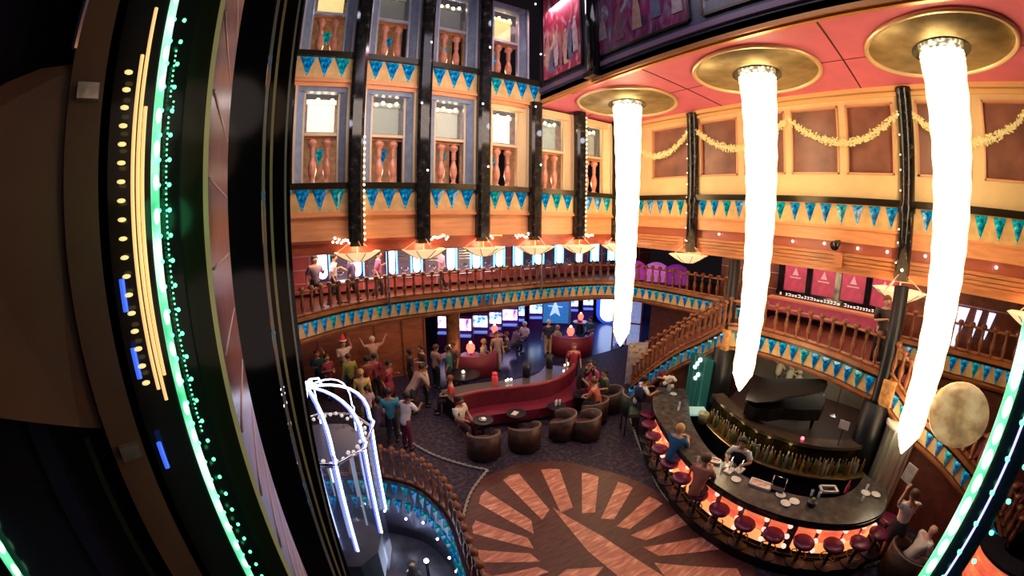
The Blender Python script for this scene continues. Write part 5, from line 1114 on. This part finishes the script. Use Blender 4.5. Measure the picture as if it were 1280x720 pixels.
for k in range(6):
    x, y = ring[k]; m = MB(); m.box(x * .7 - .02, x * .7 + .02, y * .7 - .02, y * .7 + .02, .5, zr_ - .3); m.build('inner_rod', mat('pale_rod', (.6, .7, .85), .2, metal=.5, emit=.25), cg)
tag(MB().box(-1.6, -1.4, 1.6, 8.4, -2, 3).build('shaft_wall', M_dark), 'dark lift shaft wall behind the birdcage lift', 'wall panel')
for x, y, lb in ((.95, 5.6, 'brushed steel guide cylinder in the lift pit, left'), (1.2, 4.9, 'brushed steel guide cylinder in the lift pit, right')):
    t = thing('guide_cylinder', lb, 'cylinder', (x, y, -2)); MB().lathe([(.16, 0), (.16, 1.2), (.1, 1.25), (.1, 1.5)], 14).build('body', mat('brushed_steel', (.45, .42, .4), .3, metal=.8, var=.3), t, True)
t = thing('pit_cable', 'black cable strut standing in the lift pit', 'strut', (1.15, 5.2, -2)); m = MB(); m.tube([(0, 0, 0), (.02, 0, 1.9)], .03, 6); m.tube([(0, 0, 1.2), (.5, .1, .7)], .015, 5); m.build('strut', M_black, t); MB().ball((.02, 0, 1.93), .05).build('tip_light', mat('white_spark', (.8, .88, 1)), t)

# ================================================================ FOREGROUND LIFT SHAFT (left edge) AND GREEN NEON
def post(a0, a1, d, z0, z1, m_, name, parent, depth=.1):
    """vertical shaft member spanning azimuths a0..a1 (degrees from +Y to +X) at distance d"""
    p = [(d * math.sin(math.radians(a)), d * math.cos(math.radians(a))) for a in (a0, a1)]; q = [((d + depth) * math.sin(math.radians(a)), (d + depth) * math.cos(math.radians(a))) for a in (a0, a1)]
    return MB().prism([p[0], p[1], q[1], q[0]], z0, z1).build(name, m_, parent)
def at(a, d, z): return (d * math.sin(math.radians(a)), d * math.cos(math.radians(a)), z)
Z0, Z1 = -1.9, 13.5
tag(post(-64, -17.5, 2.1, Z0, Z1, mat('shaft_lacquer', (.010, .009, .018), .15), 'shaft_cladding', None, .12), 'dark lacquered wall panel of the lift shaft filling the left edge', 'wall panel')
t = thing('shaft_post', 'brown leather-like shaft panel with chrome clamps at the far left', 'shaft panel', (0, 0, 0))
M_brown = mat('brown_leatherette', (.105, .045, .03), .45, var=.25, scale=2, emit=.0)  # brown reflection in the lift glass, built as panel and post
def rpanel():
    m = MB(); d = 1.75; pts = []
    for a, z in ((-47, 5.62), (-47, 6.5), (-44, 6.62), (-41, 6.69), (-37, 6.75), (-30.9, 6.79), (-30.9, 5.40), (-36, 5.46)): pts.append(at(a, d, z))
    q = [(x * 1.05, y * 1.05, z) for x, y, z in pts]; n = len(pts)
    m.add(pts + q, [tuple(range(n)), tuple(range(2 * n - 1, n - 1, -1))] + [(i, (i + 1) % n, n + (i + 1) % n, n + i) for i in range(n)]); return m
rpanel().build('side_panel', M_brown, t)
post(-33.0, -28.6, 1.72, Z0, Z1, M_brown, 'post', t)
for z in (6.63, 5.29): post(-32.0, -29.2, 1.68, z, z + .06, mat('clamp_chrome', (.5, .42, .35), .25, metal=.8, var=.4, scale=20), 'chrome_clamp', t, .05)
m = MB(); m.tube([at(-33.2, 1.66, 6.8), at(-32.6, 1.66, 7.3)], .012, 6); m.build('clamp_rod', M_silver, t)
tag(post(-27.4, -17.6, 1.75, Z0, Z1, mat('shaft_lacquer2', (.02, .016, .018), .12), 'shaft_post', None, .2), 'glossy dark shaft pillar carrying the gold and green neon', 'pillar')
M_goldn = mat('gold_neon', (1, .62, .28), .3, emit=.85, ecol=(1, .55, .22)); M_goldb = mat('gold_bulb', (1, .8, .35), .3, emit=.75, ecol=(1, .75, .3))
t = thing('gold_light_strip', 'golden neon strips with a row of warm bulbs left of the green neon', 'neon light', (0, 0, 0))
for a, z0, z1 in ((-24.1, 5.55, 6.8), (-23.4, 5.5, 7.0), (-22.8, 5.6, 6.6)):  # reflected gold strips modelled as glowing tubes
    MB().tube([at(a, 1.66, z0), at(a, 1.66, z1)], .008, 6).build('gold_tube', M_goldn, t)
zz = 5.58
while zz < 6.76:
    MB().ball(at(-25.6, 1.68, zz), .012, 8, 5, 1.5, 1.5, .7).build('bulb', M_goldb, t)
    zz += .068
M_green = ramp_mat('green_neon', [(.35, (.03, .42, .18)), (.5, (.15, .72, .36)), (.68, (.6, 1, .75))], rough=.3, scale=5, stretch=(1, 1, .7), emit=1.1)
M_gdot = mat('green_led', (.2, 1, .5), .3, emit=4, ecol=(.08, 1, .35)); M_gcore = mat('green_hot', (.6, 1, .75), .3, emit=1.8, ecol=(.5, 1, .68))
def green(a, d, zlo, zhi, rad_, label, da, dots=True):
    t = thing('green_neon', label, 'neon light', (0, 0, 0))
    tb = MB().tube([at(a, d, zlo), at(a, d, zhi)], rad_, 10).build('tube', M_green, t, True)
    zz = zlo + .07
    while zz < zhi:
        m = MB(); m.ball(at(a + .15, d * .985, zz), rad_ * .72, 8, 6, 1, 1, 2.4 if rad_ < .025 else 2.6); m.build('hot_spot', M_gcore, tb, True); zz += .12 if rad_ < .03 else .26
    return t
g = green(-21.1, 1.62, 3.6, 8.3, .017, 'long green neon tube running up the left side of the picture', 1.2)
beads('led_string', M_gdot, g, [at(-19.6 + (.5 if 6.55 < zz < 6.62 else 0), 1.62, zz) for zz in [5.35 + .02 * q for q in range(74)]], .004)
beads('led_dot', M_gdot, g, [at(a_, 1.6, 4.5 + .09 * q) for q in range(28) for a_ in (-19.2, -20.6)], .0085)
lamp('POINT', at(-20.5, 1.35, 6.2), .5, (.1, 1, .4), .1, name='green_spill')
for k, (a0, a1, d, m_, nm, lb) in enumerate((
    (-17.6, -14.6, 1.7, mat('bronze_smoke', (.035, .028, .018), .15, metal=.4), 'shaft_post', 'dark bronze shaft post right of the green neon'),
    (-14.6, -13.9, 1.66, mat('dull_gold', (.45, .38, .16), .3, metal=.5, emit=.12, ecol=(1, .8, .35)), 'gold_strip', 'slim dull gold strip beside the tiled shaft panel'),
    (-13.9, -11.2, 1.70, None, 'tiled_panel', 'mauve brown tiled shaft panel with pale joints'),
    (-11.2, -6.5, 1.64, M_black, 'shaft_post', 'broad black shaft post left of the silver edged mirror'),
    (-6.4, -5.95, 1.6, mat('pale_edge', (.62, .56, .52), .3, metal=.3), 'silver_strip', 'thin silver edge strip, left of two'),
    (-5.9, -3.1, 1.68, mat('smoky_bronze', (.06, .045, .03), .12, metal=.6), 'mirror_strip', 'smoky bronze mirror strip between the silver edges'),
    (-5.3, -4.9, 1.6, mat('gold_glint', (.8, .65, .35), .35, metal=.3), 'gold_strip', 'fine gold line on the smoky bronze mirror strip'),
    )):
    if m_ is None:
        t = thing(nm, lb, 'wall panel', (0, 0, 0)); pa, pb = at(a0, 1.6, 0), at(a1, 2.7, 0); MB().prism([pa[:2], pb[:2], at(a1, 2.75, 0)[:2], at(a0, 1.75, 0)[:2]], Z0, Z1).build('panel', mat('mauve_tile', (.22, .08, .075), .3, var=.3), t)
        for z in (7.35, 7.0, 6.66, 6.32, 5.98, 5.64, 5.3, 4.96, 4.62, 4.28, 3.94, 3.6):
            j = MB(); j.tube([at(a0 + .2, 1.62, z), at(a1 - .15, 2.6, z)], .006, 5); j.build('tile_joint', mat('pale_joint', (.65, .5, .48), .4), t)
    else: tag(post(a0, a1, d, Z0, Z1, m_, nm, None, .08), lb, 'strip' if 'strip' in nm else 'post')
def lean_post(a7, b7, a4, b4, d, m_, nm, lb):
    vs = []
    for z, (a, b) in ((3.6, (a4 - .4, b4 - .4)), (4.3, (a4, b4)), (5.6, (a7 - .25, b7 - .25)), (8.4, (a7, b7))): vs += [at(a, d, z), at(b, d, z), at(b, d + .08, z), at(a, d + .08, z)]
    fs = [(3, 2, 1, 0), (12, 13, 14, 15)]
    for k in range(3):
        for q in range(4): fs.append((4 * k + q, 4 * k + (q + 1) % 4, 4 * k + 4 + (q + 1) % 4, 4 * k + 4 + q))
    tag(MB().add(vs, fs).build(nm, m_), lb, 'post' if 'post' in nm else 'strip')
lean_post(-3.05, -2.75, -4.2, -3.9, 1.6, mat('pale_edge', (.62, .56, .52), .3, metal=.3), 'silver_strip', 'thin silver edge strip, right of two')
lean_post(-2.75, -2.2, -3.9, -3.45, 1.62, M_black, 'shaft_post', 'narrow black shaft post bordering the open atrium')
lamp('POINT', at(-16, .6, 6.9), .5, (1, .8, .7), .2, name='cabin_light')  # point lamps added to brighten the shaft panels
lamp('POINT', at(-9, .9, 5.6), .8, (1, .75, .7), .3, name='cabin_light')
lamp('POINT', at(-30, .9, 6.6), .55, (1, .62, .45), .3, name='cabin_light')
# right hand green neon and the dark shaft with leds
g = green(103.0, 2.1, 2.0, 6.0, .027, 'thick green neon tube slanting across the lower right corner', 1.2)
tag(post(103.9, 107.4, 2.2, -1, 6.3, mat('smoked_shaft', (.008, .009, .02), .2), 'shaft_post', None, .1), 'dark glossy shaft post between green neon and led dots at the lower right', 'post')
t = thing('led_strip', 'thin lilac light line with green led dots at the lower right', 'led strip', (0, 0, 0))
MB().tube([at(105.6, 2.15, 2.5), at(105.6, 2.15, 5.6)], .006, 6).build('lilac_line', mat('lilac_line', (.5, .45, 1), .3, emit=1.6, ecol=(.45, .4, 1)), t)
beads('green_led', M_gdot, t, [at(a_, 2.14, 2.6 + .17 * q) for q in range(20) for a_ in (105.5, 107.9)], .013)
# gold reflection built as a solid disc, and lit counter, lower right
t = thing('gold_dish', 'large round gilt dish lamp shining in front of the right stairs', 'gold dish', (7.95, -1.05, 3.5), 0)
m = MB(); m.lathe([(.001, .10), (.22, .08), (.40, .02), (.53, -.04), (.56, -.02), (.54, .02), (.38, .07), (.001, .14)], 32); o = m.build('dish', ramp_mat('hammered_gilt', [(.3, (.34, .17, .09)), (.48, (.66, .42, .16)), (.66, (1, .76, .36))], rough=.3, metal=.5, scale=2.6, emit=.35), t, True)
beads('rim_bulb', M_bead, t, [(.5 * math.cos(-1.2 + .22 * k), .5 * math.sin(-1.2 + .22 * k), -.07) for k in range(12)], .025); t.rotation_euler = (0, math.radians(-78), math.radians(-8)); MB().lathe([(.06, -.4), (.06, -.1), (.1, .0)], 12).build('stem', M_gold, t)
t = thing('lit_counter', 'curved counter with glowing orange slatted front at the lower right corner', 'counter', (0, 0, 0))
A = xy(spline([(8.0, -3.6, 0), (8.15, -3.1, 0), (8.6, -2.75, 0), (9.3, -2.9, 0), (10.2, -3.6, 0), (10.8, -4.4, 0)], .1)); 
m = MB(); m.strip(offset(A, -.5), offset(A, .05), .95, 1.02); m.build('top', M_dark, t)
for z in (.12, .34, .56, .78): m = MB(); m.strip(offset(A, -.1), A, z, z + .17); m.build('glowing_slat', M_onyx, t)
m = MB(); m.strip(offset(A, -.2), offset(A, -.1), 0, .95); m.build('core', M_dark, t)

# far lower left: second shaft post and a stub of green neon
tag(post(-42.6, -40.2, 1.9, Z0, 5.5, mat('blue_black', (.012, .014, .035), .15), 'shaft_post', None, .1), 'blue-black shaft post in the lower left corner', 'post')
tag(post(-36.2, -35.4, 1.9, Z0, 5.35, mat('olive_strip', (.10, .08, .04), .3), 'gold_strip', None, .03), 'dim olive strip below the brown panel at lower left', 'strip')
green(-52.5, 1.9, 4.2, 5.2, .02, 'short stub of green neon at the extreme lower left corner', 1.0)
t = thing('blue_reflector', 'blue lit slits beside the gold bulbs on the shaft pillar', 'light', (0, 0, 0))
for z in (5.86, 5.6, 5.2): MB().tube([at(-26.3, 1.69, z), at(-26.3, 1.69, z + .12)], .012, 6).build('slit', mat('blue_slit', (.05, .15, .9), .3, emit=.8, ecol=(.05, .15, 1)), t)  # blue reflections built as short glowing tubes
